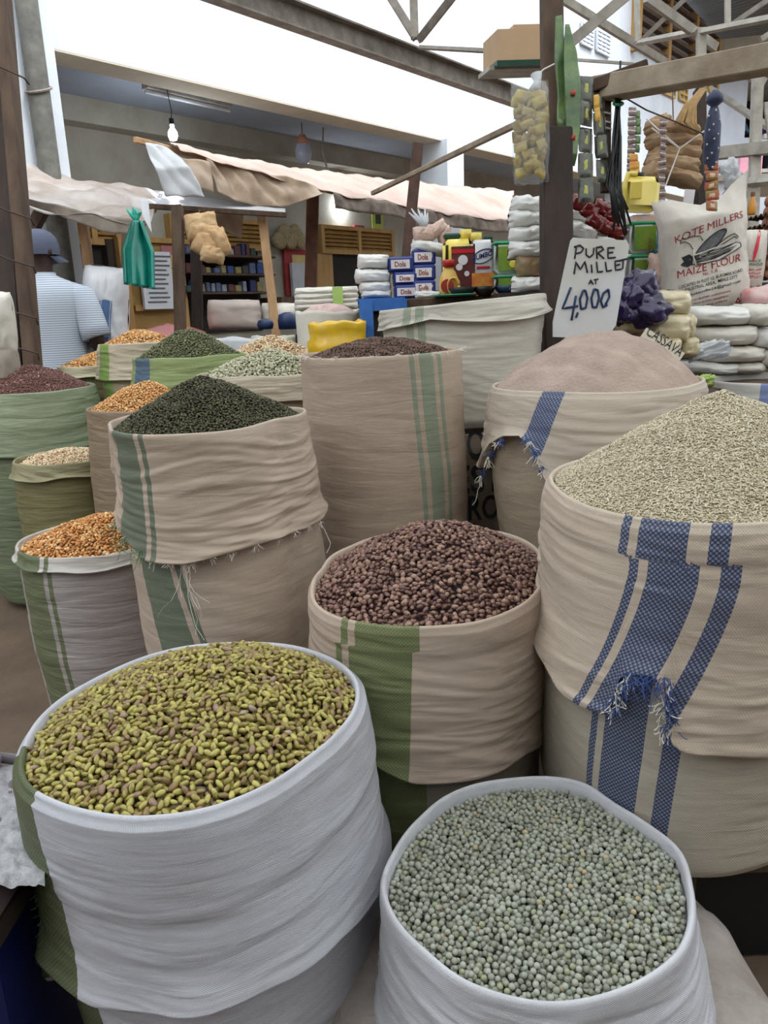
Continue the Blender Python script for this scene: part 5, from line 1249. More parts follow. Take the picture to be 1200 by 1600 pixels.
m = MB(); m.box(c + Vector((.02, -.072, .14)), (.12, .008, .24)); m.build('label', pmat('dark maroon label', rgb(66, 38, 36), rough=.5, col2=rgb(110, 40, 40), scale=14), jb)
m = MB(); m.box(c + Vector((.02, -.077, .235)), (.12, .004, .02)); m.build('label_band', redp, jb)
m = MB(); m.lathe(c + Vector((.045, 0, .30)), [(.03, 0), (.032, .05), (.001, .052)], 16); m.build('spout_cap', yel, jb, smooth=True)
m = MB(); m.box(c + Vector((-.03, 0, .318)), (.09, .03, .03), bev=.008); m.build('handle', dgr, jb)
m = MB(); 
for (x, y, q) in ((.02, .19, .026), (.0, .155, .018), (.04, .12, .014)): m.lathe(c + Vector((x, -.077, y)), [(q, 0), (q, .003), (.001, .003)], 14, ax=(Vector((1, 0, 0)), ZZ, Vector((0, -1, 0))))
m.build('label_print', labw, jb)
c = onT(753, 4.2)
jt = empty('detergent_jug', c, 'white jug lettered JUMBO with an orange label band and yellow cap', 'jug')
m = MB(); m.box(c + ZZ * .145, (.125, .12, .29), bev=.02); m.build('jug_body', pmat('white plastic', rgb(206, 204, 206), rough=.35), jt, smooth=True)
m = MB(); m.box(c + Vector((0, -.061, .06)), (.122, .006, .12)); m.build('orange_label', pmat('orange label', rgb(200, 104, 48), rough=.5, col2=rgb(220, 160, 70), scale=20), jt)
letter('JUMBO', .10, .035, lambda x, y: c + Vector((x, -.0635, .205 + y + x * .25)), pmat('navy print', rgb(36, 44, 100), rough=.5), jt, bold=.03)
m = MB(); m.tube([c + Vector((.055 * cos(a), -.0625, .205 + .034 * sin(a) + .0137 * cos(a))) for a in [i * pi / 10 for i in range(21)]], .0025, 5); m.build('logo_ring', pmat('navy print', rgb(36, 44, 100), rough=.5), jt)
m = MB(); m.box(c + Vector((0, -.062, .148)), (.07, .004, .012)); m.build('red_script', redp, jt)
m = MB(); m.lathe(c + Vector((-.03, 0, .285)), [(.03, 0), (.032, .045), (.001, .047)], 16); m.build('cap', yel, jt, smooth=True)
m = MB(); m.box(c + Vector((.035, 0, .30)), (.05, .03, .02), bev=.006); m.build('handle', dgr, jt)
gtub = pmat('bright green tub label', rgb(96, 140, 48), rough=.4, col2=rgb(140, 160, 60), scale=12); glid = pmat('green bucket lid', rgb(40, 150, 100), rough=.35); tubw = pmat('translucent white tub', rgb(206, 214, 206), rough=.35)
def bucket(c, w, h, label, word=None, seed=0):
    r_ = empty('margarine_bucket', c, label, 'bucket', 'green-lidded margarine buckets')
    m = MB(); m.box(c + ZZ * h / 2, (w * .94, w * .8, h), bev=w * .14); m.build('bucket_body', tubw, r_, smooth=True)
    m = MB(); m.box(c + Vector((.01, -w * .403, h * .46)), (w * .80, .006, h * .72), bev=.0); m.build('label', gtub, r_)
    m = MB(); m.box(c + ZZ * (h - .012), (w * 1.02, w * .9, h * .13), bev=.01); m.build('lid', glid, r_)
    if word:
        letter(word, w * .44, h * .20, lambda x, y: c + Vector((x + w * .2, -w * .403 - .005, h * .52 + y + x * .15)), redp, r_, bold=.03)
        m = MB(); m.lathe(c + Vector((w * .2, -w * .403 - .003, h * .28)), [(h * .12, 0), (h * .10, .006), (.001, .008)], 16, ax=(Vector((1, 0, 0)), ZZ, Vector((0, -1, 0)))); m.build('fruit_print', yel, r_)
c = onT(790, 4.12); bucket(c + ZZ * .0, .145, .105, 'lower green-lidded margarine bucket beside the white jug')
bucket(c + ZZ * .108, .145, .165, 'upper green-lidded margarine bucket with red lettering beside the white jug', 'MIKA')
for k, (px, d, r, col, lab) in enumerate(((723, 3.95, .075, (38, 34, 36), 'black round bowl in front of the oil jug'), (757, 3.95, .06, (40, 34, 34), 'black bowl in front of the orange-labelled jug'), (796, 3.98, .085, (44, 70, 100), 'dark blue bowl near the thick post'))):
    cc = onT(px, d); m = MB(); m.lathe(cc, [(r * .5, .0), (r * .8, .02), (r, .045), (r * .94, .045), (r * .7, .02), (.002, .01)], 28); tag(m.build('bowl', pmat('bowl %d' % k, rgb(*col), rough=.35), smooth=True), lab, 'bowl')
cc = onT(712, 3.93); m = MB(); m.lathe(cc - ZZ * .0, [(.10, 0), (.12, .008), (.10, .012), (.001, .012)], 28); tag(m.build('green_lid', pmat('green lid', rgb(40, 130, 100), rough=.4), smooth=True), 'flat green lid under the black bowl', 'lid')
# white bags left of the thick post
for k, (px, py, w, h) in enumerate(((822, 322, 52, 26), (826, 344, 60, 26), (824, 368, 62, 26), (826, 392, 60, 26), (826, 446, 60, 24))):
    bag('sugar_bag', px + (-1) ** k * 2, py, 3.75, w, h * 1.12, .24, whitec, 'white sugar bag left of the thick post, %s' % ('topmost', 'second from top', 'third from top', 'fourth from top', 'bottom, on the shelf')[k], 'bag', seed=50 + k, group='white sugar bags left of the thick post', wr=.014, p=2.4, q=2.2, roll=-.1 + .07 * (k % 3))
o, _f, _a = bag('snack_bag', 826, 416, 3.72, 42, 34, .12, pmat('greenish packet', rgb(120, 122, 84), rough=.4, col2=rgb(150, 110, 84), scale=24), 'small greenish packet between the white sugar bags', 'packet', seed=58)
m = MB(); c = at(828, 464, 3.8); m.box(c, (.30, .35, .03)); tag(m.build('shelf_board', wood), 'short timber shelf under the white sugar bags', 'shelf')
for k, (px, py, w, h, rl) in enumerate(((898, 336, 56, 26, -.3), (902, 362, 62, 28, -.35), (942, 352, 50, 30, -.3), (906, 388, 62, 26, -.2), (950, 384, 54, 24, -.2), (905, 410, 60, 26, 0), (948, 408, 50, 26, 0))):
    bag('sugar_bag', px, py, 3.55, w, h, .2, whitec, 'white sugar bag right of the thick post, %s' % ('topmost', 'second row, left', 'second row, right', 'third row, left', 'third row, right', 'bottom row, left', 'bottom row, right')[k], 'bag', seed=60 + k, roll=rl, group='white sugar bags right of the thick post', wr=.014, p=2.4, q=2.2)
# counter on the right
dC = 3.3; zc_ = 1.02
ct = empty('stall_counter', (at(1090, 560, 3.4).x, 3.5, 0), 'timber stall counter under the flour bags at right', 'counter')
x0_, x1_ = at(950, 560, 3.3).x, at(1420, 560, 3.3).x
m = MB(); m.box(((x0_ + x1_) / 2, 3.55, zc_ - .03), (x1_ - x0_, 1.2, .06)); m.build('countertop', wood, ct)
m = MB(); m.box(((x0_ + x1_) / 2, 3.05, (zc_ - .06) / 2), (x1_ - x0_, .04, zc_ - .06)); m.build('front_panel', woodd, ct)
# back shelf holding the buckets, jerrycan and eggs
zs_ = at(1000, 450, 3.75).z
m = MB(); m.box(((x0_ + x1_) / 2 - .15, 3.95, (zs_ + zc_) / 2), (x1_ - x0_ + .5, .40, zs_ - zc_)); m2_ = m.build('crate_shelf', woodd); tag(m2_, 'dark timber step shelf at the back of the stall', 'shelf')
c = at(998, 442, 3.72); c.z = zs_
bucket(c, .125, .155, 'lower white bucket with green lid under the yellow jerrycan')
bucket(c + ZZ * .158 + Vector((-.005, 0, 0)), .125, .145, 'upper green-labelled bucket under the yellow jerrycan', None)
m = MB(); m.box(at(1006, 346, 3.66), (.15, .12, .05), bev=.006); bo = m.build('white_box', pmat('white carton', rgb(214, 206, 204), rough=.5, col2=rgb(220, 170, 150), scale=16)); tag(bo, 'flat white carton under the yellow jerrycan', 'box')
c = at(997, 335, 3.60)
jc = empty('jerrycan', c, 'pale yellow jerrycan with black cap hanging space above the green bucket', 'jerrycan')
jc['label'] = 'pale yellow jerrycan with a black cap, above the green-lidded bucket'
m = MB(); X, Y, Z = axes(0, 0, -.06); m.box(c + ZZ * .085, (.175, .10, .155), (X, Z * -1, Y), bev=.028); m.build('can_body', yel, jc, smooth=True)
m = MB(); m.lathe(c + Vector((.0, 0, .155)), [(.022, 0), (.022, .025), (.001, .026)], 16); m.build('cap', black, jc, smooth=True)
m = MB(); m.tube([c + Vector((-.065, -.03, .03)), c + Vector((-.075, -.03, .12)), c + Vector((-.06, -.02, .175)), c + Vector((-.02, -.02, .172))], .014, 10); m.build('handle', yel, jc, smooth=True)
m = MB(); m.box(c + Vector((-.03, -.049, .10)), (.055, .008, .075), bev=.003); m.build('handle_recess', yel, jc)
o, f, ax = bag('sugar_packet', 1030, 384, 3.68, 38, 34, .08, pmat('sky blue plastic', rgb(104, 160, 190), rough=.35, var=.15, scale=14), 'sky blue plastic packet right of the green-lidded buckets', 'packet', seed=70)
letter('Super', W(26, 3.6), W(9, 3.6), lambda x, y: at(1015, 384, 3.62) + ax[1] * x + ax[0] * -y, pmat('brown red lettering', rgb(150, 84, 66), rough=.6), o)
bag('flour_bag', 1034, 430, 3.6, 48, 66, .14, pinkp, 'wrinkled clear bag of pinkish goods left of the maize flour bag', 'bag', seed=71, wr=.014)
bag('white_wrapper', 1020, 350, 3.78, 34, 40, .05, labw, 'white printed wrapper behind the green-lidded bucket', 'packet', seed=72)
# maize flour bag
card0 = pmat('white print', rgb(214, 208, 200), rough=.6)
dK = 3.5
X, Y, Z = axes(-.12, .04, .10); cK = at(1098, 400, dK); wK, hK = W(138, dK), W(178, dK)
mk = empty('maize_flour_bag', cK - Y * hK / 2, 'big white maize flour bag printed with red lettering and a maize cob', 'flour bag')
m = MB()
def KS(u, v, sg):
    a = max(0, 1 - abs(u) ** 3) * max(0, 1 - abs(v * .98) ** 5); topc = max(0, v - .62) / .38
    x = u * wK / 2 * (1 - .06 * (1 - v * v) + .05 * topc); ear = topc * (.12 * max(0, u - .45) * 2.6 - .14 * max(0, .6 - abs(u - .0)) + .03 * max(0, -u - .6))
    y = v * hK / 2 + ear * hK * .9
    d = .11 * a ** .5 * sg * (1 - .75 * topc); k = nz(u * 3 + 2, v * 3, sg) * .012 + nz(u * 8, v * 7, sg * 3) * .004
    return cK + X * (x + k * .4) + Y * (y + k * .3) + Z * (d + k)
m.grid(lambda a, b: KS(a * 2 - 1, b * 2 - 1, 1), 40, 48); m.grid(lambda a, b: KS(1 - a * 2, b * 2 - 1, -1), 40, 48)
m.build('bag_body', pmat('white woven flour bag', rgb(206, 198, 188), rough=.5, var=.05, scale=8, bump=.15, bscale=60), mk, smooth=True)
def kf(cx, cy, sl=0.0, arc=0.0): return lambda x, y: KS((cx + x) * 1.0, cy + y + sl * x + arc * x * x, 1) + Z * .003
letter('KOTE MILLERS', 1.55, .115, kf(.04, .44, .17), redink, mk, bold=0)
letter('MAIZE FLOUR', 1.45, .125, kf(0, -.20, .10), redink, mk, bold=0)
letter('No. 1 A', .30, .055, kf(-.02, -.31, .08), redink, mk)
letter('LOCATED IN PLOT 12, BUKOMERE ROAD,', 1.42, .06, kf(.02, -.42, .10), blk, mk)
letter('INDUSTRIAL AREA, MBALE CITY', 1.25, .062, kf(-.02, -.50, .10), blk, mk)
letter('kotemiller24@gmail.com', 1.1, .06, kf(.10, -.585, .10), blk, mk)
letter('For human consumption', .85, .045, kf(.0, -.70, .08), redink, mk)
letter('Store at room temperature', .78, .045, kf(.0, -.77, .08), redink, mk)
letter('in a dry place', .7, .04, kf(.02, -.84, .08), redink, mk)
def blob(pts, mat, name, parent, fn):
    m = MB(); c = (sum(p[0] for p in pts) / len(pts), sum(p[1] for p in pts) / len(pts))
    vs = [fn(*c)]; n = len(pts)
    for r in (.5, 1): vs += [fn(lerp(c[0], p[0], r), lerp(c[1], p[1], r)) for p in pts]
    fsx = [(0, 1 + i, 1 + (i + 1) % n) for i in range(n)] + [(1 + i, 1 + n + i, 1 + n + (i + 1) % n, 1 + (i + 1) % n) for i in range(n)]
    m.add(vs, fsx); return m.build(name, mat, parent)
F0 = kf(0, .1)
ell = lambda cx, cy, a, b, rot, n=22: [(cx + a * cos(t) * cos(rot) - b * sin(t) * sin(rot), (cy + a * cos(t) * sin(rot) + b * sin(t) * cos(rot))) for t in [2 * pi * i / n for i in range(n)]]
cobm = pmat('grey cob print', rgb(120, 120, 122), rough=.7, col2=rgb(60, 60, 64), scale=260)
blob(ell(.02, .05, .40, .105, .50), cobm, 'cob_print', mk, F0)
blob([(-.46, -.15), (-.2, -.08), (.2, -.02), (.55, .02), (.68, .0), (.70, -.06), (.5, -.13), (.2, -.22), (-.2, -.24)], card0, 'husk_print', mk, lambda x, y: F0(x, y) + Z * .001)
blob([(-.62, -.10), (-.45, -.06), (-.38, -.12), (-.40, -.24), (-.5, -.27), (-.66, -.22), (-.56, -.17)], blk, 'stalk_print', mk, F0)
strokes([ell(.02, .05, .40, .105, .50) + [ell(.02, .05, .40, .105, .50)[0]], [(-.35, -.02), (-.42, .10), (-.55, .16), (-.64, .13), (-.58, .22), (-.50, .20), (-.38, .22), (-.2, .20), (-.14, .12)], [(.1, -.04), (.25, .06), (.42, .13), (.56, .16), (.66, .10)], [(.05, -.06), (.35, .04), (.55, .11), (.64, .08)],
         [(-.42, -.15), (-.1, -.09), (.3, -.04), (.6, .02), (.7, .0), (.72, -.06), (.5, -.14), (.2, -.23), (-.2, -.25), (-.42, -.24)], [(-.35, -.18), (.1, -.15), (.6, -.05)], [(-.35, -.22), (.1, -.19), (.45, -.11)], [(-.3, -.16), (.1, -.12), (.62, -.03)], [(-.3, -.20), (.1, -.17), (.55, -.08)], [(-.2, -.13), (.2, -.08), (.5, -.01)]], lambda x, y: F0(x, y) + Z * .0015, .0018, blk, mk, 'maize_drawing', 5)
strokes([[(-.36, .0), (-.38, -.12), (-.33, -.26)], [(-.40, -.10), (-.1, -.06), (.3, .0)]], lambda x, y: F0(x, y) + Z * .003, .003, card0, mk, 'white_tie', 5)
strokes([[(.62 + .06 * cos(a), -.84 + .05 * sin(a)) for a in (pi / 2, pi / 2 + 2.09, pi / 2 + 4.19, pi / 2)]], kf(0, 0), .0022, redink, mk, 'recycling_mark', 5)
# second printed bag behind at right
o, f, ax = bag('maize_flour_bag', 1172, 414, 3.62, 42, 104, .16, pmat('white woven flour bag', rgb(206, 198, 188), rough=.5), 'white flour bag with bright red maize print beside the egg trays', 'flour bag', seed=75, yaw=-.3)
g2 = lambda cx, cy: (lambda x, y: f(cx + x, cy + y) + ax[2] * .003)
blob(ell(.15, .52, .5, .12, 1.2), pinkink, 'maize_print', o, g2(0, 0))
for (t_, y, w, mm) in (('Product of', .10, .9, grn), ('AMBASSADOR', 0, 1.3, grn), ('Millers and', -.14, 1.2, pinkink), ('Processors', -.24, 1.1, pinkink), ('TEL: 0772 070', -.36, 1.3, pinkink), ('For Best', -.66, .7, pinkink)): letter(t_, w, .07, g2(0.05, y), mm, o)
bag('flour_bag', 1190, 470, 3.45, 62, 46, .2, pmat('white bag with red print', rgb(206, 190, 186), rough=.4, col2=rgb(208, 110, 112), scale=9), 'white bag with faded red print lying right of the maize flour bag', 'flour bag', seed=76, roll=.2)
# stacked white flour bags on the counter
for k, (px, py, w, h, pos) in enumerate(((1115, 494, 100, 30, 'top layer, front'), (1172, 492, 60, 34, 'top layer, right end'), (1122, 524, 108, 34, 'second layer, front'), (1190, 528, 60, 34, 'second layer, right end'), (1140, 552, 96, 28, 'third layer'), (1196, 556, 60, 34, 'third layer, right end'), (1104, 574, 88, 22, 'bottom layer, left'), (1150, 572, 70, 22, 'bottom layer, middle'))):
    bag('flour_bag', px, py, 3.25 + .01 * k, w, h, .30, whitep if k % 3 else whitec, 'white flour bag stacked under the printed maize bag, %s' % pos, 'flour bag', seed=80 + k, group='white flour bags stacked on the counter', roll=-.04 + .02 * (k % 3))
bag('plastic_wrapper', 1108, 548, 3.05, 66, 26, .05, plc, 'crumpled clear wrapper hanging out of the flour bag stack', 'plastic bag', seed=90, wr=.02, roll=.1)
for k, (px, py, w, h, pos) in enumerate(((1038, 474, 76, 40, 'topmost, lying flat'), (1036, 512, 76, 46, 'large one in the middle'), (984, 502, 44, 36, 'left one under the purple bag'), (1066, 510, 26, 40, 'narrow one at the right'), (1068, 542, 34, 34, 'lowest at the right'), (1034, 545, 50, 40, 'lowest in the middle'))):
    bag('cassava_flour_bag', px, py, 3.0 + (.06 if k in (3, 4) else 0), w, h, .18, creamp, 'clear bag of cream flour behind the millet heap, %s' % pos, 'flour bag', seed=95 + k, group='clear bags of cream flour', p=4, q=4)
# purple bag
pur = pmat('dark purple plastic bag', rgb(42, 29, 68), rough=.25, var=.4, scale=14, bump=.5, bscale=30, coat=.4)
m = MB()
for (px, py, d_, a_, c_, sd) in ((1000, 452, 2.93, 30, 32, 3), (1012, 486, 2.90, 34, 26, 5), (978, 482, 2.93, 20, 28, 6), (988, 466, 2.91, 22, 26, 9)): blobby(m, at(px, py, d_), (W(a_, 2.95), .07, W(c_, 2.95)), sd, .26, 40, 1.25)
tag(m.build('purple_plastic_bag', pur, smooth=True), 'crumpled dark purple plastic bag right of the price sign', 'plastic bag')
# eggs on trays
egg = pmat('brown egg shell', rgb(150, 98, 74), rough=.5, var=.1, scale=5); trm = pmat('brown pulp tray', rgb(92, 70, 62), rough=.9, var=.2, scale=20)
TN = ('topmost', 'second', 'third', 'fourth', 'fifth', 'sixth', 'seventh', 'lowest')
em = MB(); em.lathe((0, 0, 0), [(.001, -.026), (.012, -.023), (.019, -.012), (.021, 0), (.018, .014), (.011, .025), (.001, .031)], 14); eme = None
for k in range(8):
    cz = at(1176, 340 + k * 15, 3.95); cz = Vector((cz.x, 3.95, cz.z))
    m = MB(); m.grid(lambda u, v: Vector((cz.x - .1 + u * .32, cz.y - .16 + v * .3, cz.z - .02 + .008 * cos(u * 2 * pi * 6) * cos(v * 2 * pi * 6))), 48, 30)
    tag(m.build('egg_tray', trm, smooth=True, solid=.003), 'brown pulp egg tray, %s in the stack at the right edge' % TN[k], 'egg tray', 'stacked egg trays')
    for i in range(6):
        for j in range(2):
            if eme is None: eo = em.build('egg', egg, smooth=True)
            else: eo = bpy.data.objects.new('egg', eme); COL.objects.link(eo)
            eme = eo.data; eo.location = (cz.x - .1 + .027 + i * .053, cz.y - .13 + j * .053, cz.z + .012)
            tag(eo, 'brown egg sitting in the %s tray of the stack' % TN[k], 'egg', 'brown eggs in the %s tray' % TN[k])
c = at(1174, 336, 3.82); ob = empty('sauce_bottle', c, 'small orange bottle standing in front of the egg trays', 'bottle')
m = MB(); m.lathe(c, [(.016, 0), (.019, .01), (.019, .05), (.010, .075), (.008, .09), (.001, .09)], 16); m.build('bottle_body', pmat('orange bottle', rgb(206, 140, 60), rough=.3), ob, smooth=True); m = MB(); m.lathe(c + ZZ * .088, [(.011, 0), (.011, .018), (.001, .018)], 12); m.build('cap', pmat('brown cap', rgb(130, 90, 50)), ob)

# price sign
dS = 2.66
card = pmat('off-white painted board', rgb(206, 206, 210), rough=.5, col2=rgb(190, 186, 176), scale=3)
cs = at(922, 452, dS); X, Y, Z = axes(0, .06, -.085)
wS, hS = W(104, dS), W(150, dS)
sg = empty('price_sign', cs - Y * hS / 2, 'white price board reading PURE MiLLET AT 4,000 standing behind the flour', 'sign')
m = MB(); pts = []
for (u, v) in ((-.5, -.5), (-.52, -.35), (-.36, .47), (-.33, .5), (.47, .5), (.52, .45), (.44, -.35), (.37, -.43), (-.05, -.5)): pts.append((u * wS, v * hS))
n = len(pts); vs = [cs + X * x + Y * y + Z * .004 for x, y in pts] + [cs + X * x + Y * y - Z * .004 for x, y in pts]
m.add(vs, [tuple(range(n)), tuple(range(2 * n - 1, n - 1, -1))] + [(i, n + i, n + (i + 1) % n, (i + 1) % n) for i in range(n)]); m.build('board', card, sg)
pen = pmat('dark blue marker ink', rgb(24, 44, 84), rough=.4); penk = pmat('black marker ink', rgb(28, 28, 40), rough=.4)
def SP(px, py):
    v = ray(px, py); o = cs + Z * .006; t = (o - CP).dot(Z) / v.dot(Z); return CP + v * t
L_ = [[(898, 404), (901, 384)], [(897, 386), (906, 383), (912, 388), (908, 394), (900, 396)], [(916, 388), (916, 398), (921, 402), (927, 397), (928, 387)], [(933, 404), (932, 386)], [(931, 387), (940, 385), (943, 390), (934, 395), (944, 404)], [(960, 387), (950, 387), (950, 403), (962, 402)], [(950, 395), (958, 394)],
      [(897, 428), (900, 409), (907, 421), (914, 408), (918, 426)], [(924, 413), (925, 426)], [(932, 409), (934, 425), (942, 424)], [(946, 409), (948, 424), (956, 422)], [(970, 407), (961, 408), (962, 422), (972, 420)], [(961, 415), (969, 413)], [(968, 407), (980, 404)], [(974, 406), (973, 420)]]
strokes(L_, SP, .0028, penk, sg)
strokes([[(920, 444), (923, 437), (927, 444)], [(921, 441), (926, 441)], [(928, 437), (935, 436)], [(931, 437), (931, 444)]], SP, .002, penk, sg)
strokes([[(892, 449), (879, 482), (903, 478)], [(900, 462), (893, 500)], [(903, 488), (900, 496)], [(911, 454), (906, 468), (908, 483), (915, 481), (918, 466), (915, 454), (911, 454)], [(928, 452), (924, 466), (926, 480), (932, 480), (936, 466), (934, 453), (928, 452)], [(951, 452), (943, 458), (939, 470), (942, 480), (949, 476)], [(951, 452), (952, 464), (946, 476)]], SP, .0040, pen, sg)
# cassava card tucked behind the heap
dA = 2.49; X, Y, Z = axes(0, .2, -.62); ca = at(1034, 541, dA)
cg = empty('price_sign', ca, 'tilted cream card reading CASSAVA half hidden by the flour heap', 'sign')
m = MB(); m.box(ca - Y * .03, (W(72, dA), .004, W(50, dA)), (X, Z * -1, Y)); m.build('board', pmat('cream card', rgb(200, 192, 172), rough=.6), cg)
letter('CASSAVA', W(64, dA), W(16, dA), lambda x, y: ca + X * x + Y * (y + .018) + Z * .004, penk, cg, bold=.0, shear=.1)
bag('cabbage_leaf', 1100, 596, 2.7, 26, 20, .06, pmat('green leaf', rgb(130, 160, 60), rough=.5, col2=rgb(190, 206, 130), scale=14), 'bright green vegetable between the flour heap and the white sack', 'vegetable', seed=110, wr=.02)
m = MB(); c = at(1100, 606, 2.75); m.box((c.x + .02, c.y + .05, (c.z - .02) / 2), (.14, .2, c.z - .02)); tag(m.build('wooden_crate', woodd), 'dark crate behind the rice under the green vegetable', 'crate')

# ---- hanging goods
def strip(name, x0, y0, x1, y1, wpx, d, mat, label, cat='sachet strip', n=8, group=None, t=.012, seed=0, marks=None, mm=None, curve=0.0):
    """a hanging strip of joined sachets: one mesh of small pillows"""
    a, b = at(x0, y0, d), at(x1, y1, d); Y = (a - b).normalized(); X = Vector((1, 0, 0)); X = (X - Y * X.dot(Y)).normalized(); Z = X.cross(Y); L = (a - b).length; h = L / n
    o = None; m = MB(); rn = random.Random(seed)
    for k in range(n):
        c = a - Y * h * (k + .5) + X * curve * sin(pi * (k + .5) / n) + Z * rn.uniform(-.006, .006)
        X2 = (X * cos(.25 * rn.uniform(-1, 1)) + Z * sin(.5 * rn.uniform(-1, 1))).normalized(); Z2 = X2.cross(Y)
        pillow(m, c, X2, Y, Z2, W(wpx, d), h * .98, t, p=4, q=4, seed=seed + k, wr=.003, n=7)
        if marks: pillow(m, c + Z2 * (t * .36), X2, Y, Z2, W(wpx, d) * marks[0], h * marks[1], t * .5, p=4, q=4, seed=seed + k, wr=.001, n=5, mi=1)
    o = m.build(name, [mat] + ([mm] if mm else []), smooth=True); tag(o, label, cat, group); return o
sg_ = pmat('green glossy sachet', rgb(100, 124, 62), rough=.3, col2=rgb(48, 80, 54), scale=12, coat=.4); sb = pmat('black glossy sachet', rgb(46, 46, 40), rough=.25, col2=rgb(90, 90, 76), scale=30, coat=.4); syel = pmat('lime yellow sachet mark', rgb(176, 176, 84), rough=.3)
sred = pmat('red sachet mark', rgb(176, 60, 52), rough=.3)
def P3(pts, d): return [at(x, y, d) for x, y in pts]
sheet('sachet_strip', [P3(((868, 26), (878, 24)), 2.97), P3(((868, 90), (886, 84)), 2.95), P3(((872, 150), (884, 150)), 2.97), P3(((870, 190), (886, 190)), 2.95), P3(((874, 218), (882, 218)), 2.97)], sg_, 'narrow green sachet strip hanging directly beside the upper post', 'sachet strip', wr=.015, nu=8, nv=40, seed=21, solid=.01)
g_ = sheet('sachet_strip', [P3(((882, 42), (888, 42)), 2.95), P3(((882, 80), (902, 84)), 2.93), P3(((882, 140), (907, 140)), 2.92), P3(((884, 200), (906, 200)), 2.94), P3(((888, 240), (902, 240)), 2.92), P3(((892, 258), (898, 258)), 2.94)], sg_, 'broad green sachet strip with red print right of the upper post', 'sachet strip', wr=.015, nu=10, nv=44, seed=22, solid=.012)
for (px, py) in ((896, 145), (896, 215)): m = MB(); blobby(m, at(px, py, 2.905), (.010, .006, .012), px, .3, 10); m.build('red_print', sred, g_, smooth=True)
strip('sachet_strip', 916, 118, 915, 318, 24, 2.95, sb, 'black sachet strip with lime windows, left one of the two', n=5, seed=3, marks=(.3, .45), mm=syel)
strip('sachet_strip', 934, 138, 942, 285, 20, 3.0, sb, 'black sachet strip with lime windows, right one of the two', n=4, seed=4, marks=(.3, .4), mm=syel)
strip('sachet_strip', 931, 148, 934, 190, 9, 2.92, pmat('orange sachet', rgb(206, 160, 70), rough=.35), 'short orange sachet strip above the black strips', n=2, seed=5)
dotm = pmat('white twine mark', rgb(206, 200, 196), rough=.6); brs = pmat('brown striped sachet', rgb(96, 76, 74), rough=.4, col2=rgb(130, 108, 104), scale=30)
strip('sachet_strip', 988, 168, 984, 300, 12, 3.85, brs, 'brown sachet strip with white bands above the jerrycan', n=9, seed=6, marks=(1.05, .18), mm=dotm)
strip('sachet_strip', 1037, 185, 1033, 345, 11, 3.75, brs, 'brown sachet strip with white bands in front of the folded sacks', n=13, seed=7, marks=(1.05, .18), mm=dotm)
strip('sachet_strip', 997, 172, 996, 238, 9, 3.87, sg_, 'short olive sachet strip beside the brown banded strip', n=5, seed=8)
strip('sachet_strip', 990, 240, 992, 278, 16, 3.80, pmat('red yellow packet', rgb(196, 90, 50), rough=.4, col2=rgb(200, 190, 70), scale=20), 'small red and yellow sachets just above the jerrycan', n=3, seed=9)
strip('sachet_strip', 1112, 235, 1112, 330, 20, 3.2, pmat('colourful sachet', rgb(180, 70, 56), rough=.35, col2=rgb(110, 120, 60), scale=26), 'red and green sachet strip under the dark blue bundle', n=6, seed=10, marks=(.5, .5), mm=pmat('pale sachet print', rgb(206, 180, 150), rough=.4))
# black thin straps bundle
m = MB(); rn = random.Random(3)
for k in range(16):
    x = 962 + rn.uniform(-8, 8); y0 = 168 + rn.uniform(-4, 4)
    m.tube([at(966 + rn.uniform(-24, 26), 110 + rn.uniform(-15, 35), 3.0 + rn.uniform(-.03, .03)), at(966 + rn.uniform(-3, 3), 160, 3.0), at(x, 215, 3.0 + rn.uniform(-.03, .03)), at(x - 6 + rn.uniform(-8, 8), 290, 3.0), at(x + rn.uniform(-10, 24), 345 + rn.uniform(-20, 25), 3.0)], .0045, 5)
so = m.build('rubber_strap_bundle', black, smooth=True); tag(so, 'hanging bundle of thin black rubber straps tied with green string', 'straps')
m = MB(); m.tube([at(966 + 7 * cos(a), 162 + 2 * sin(a), 3.0 - .02 * sin(a)) for a in [i * pi / 6 for i in range(13)]], .006, 6); m.build('green_tie', grn, so)
ws_ = MB().bar(at(947, 125, 3.05), at(946, 300, 3.05), .034, .03, up=(0, 1, 0)); wo_ = ws_.build('hanging_stick', wood); tag(wo_, 'brown stick bound with white string beside the black straps', 'stick')
for yy in (140, 176, 190, 200): m = MB(); m.tube([at(947 + 8 * cos(a), yy + 3 * sin(a) * 0 + 2 * cos(a), 3.05 - .028 * sin(a)) for a in [i * pi / 6 for i in range(13)]], .0035, 5); m.build('string_binding', dotm, wo_)
# yellow sachets in a clear bag
yb = empty('sachet_bag', at(830, 200, 2.85), 'clear bag crammed with yellow sachets hanging left of the post', 'plastic bag')
ys = pmat('yellow sachet', rgb(184, 166, 70), rough=.35, col2=rgb(120, 92, 58), scale=14); rn = random.Random(8)
m = MB(); X, Y, Z = axes()
for k in range(13):
    for j in range(3):
        X, Y, Z = axes(rn.uniform(-.7, .7), rn.uniform(-.3, .3), rn.uniform(-.5, .4)); pillow(m, at(813 + j * 15 + rn.uniform(-4, 4), 152 + k * 9.5 + rn.uniform(-4, 4), 2.86 + rn.uniform(-.025, .02)), X, Y, Z, W(22, 2.86), W(16, 2.86), .012, seed=k * 3 + j, n=7, wr=.004)
m.build('sachets', ys, yb, smooth=True)
clr = pmat('clear polythene', rgb(236, 238, 240), rough=.15, alpha=.16, bump=.3, bscale=20)
m = MB(); X, Y, Z = axes(0, 0, .03); pillow(m, at(829, 208, 2.86), X, Y, Z, W(58, 2.86), W(150, 2.86), .13, p=3, q=3, seed=4, wr=.012, n=22); m.build('clear_bag', clr, yb, smooth=True)
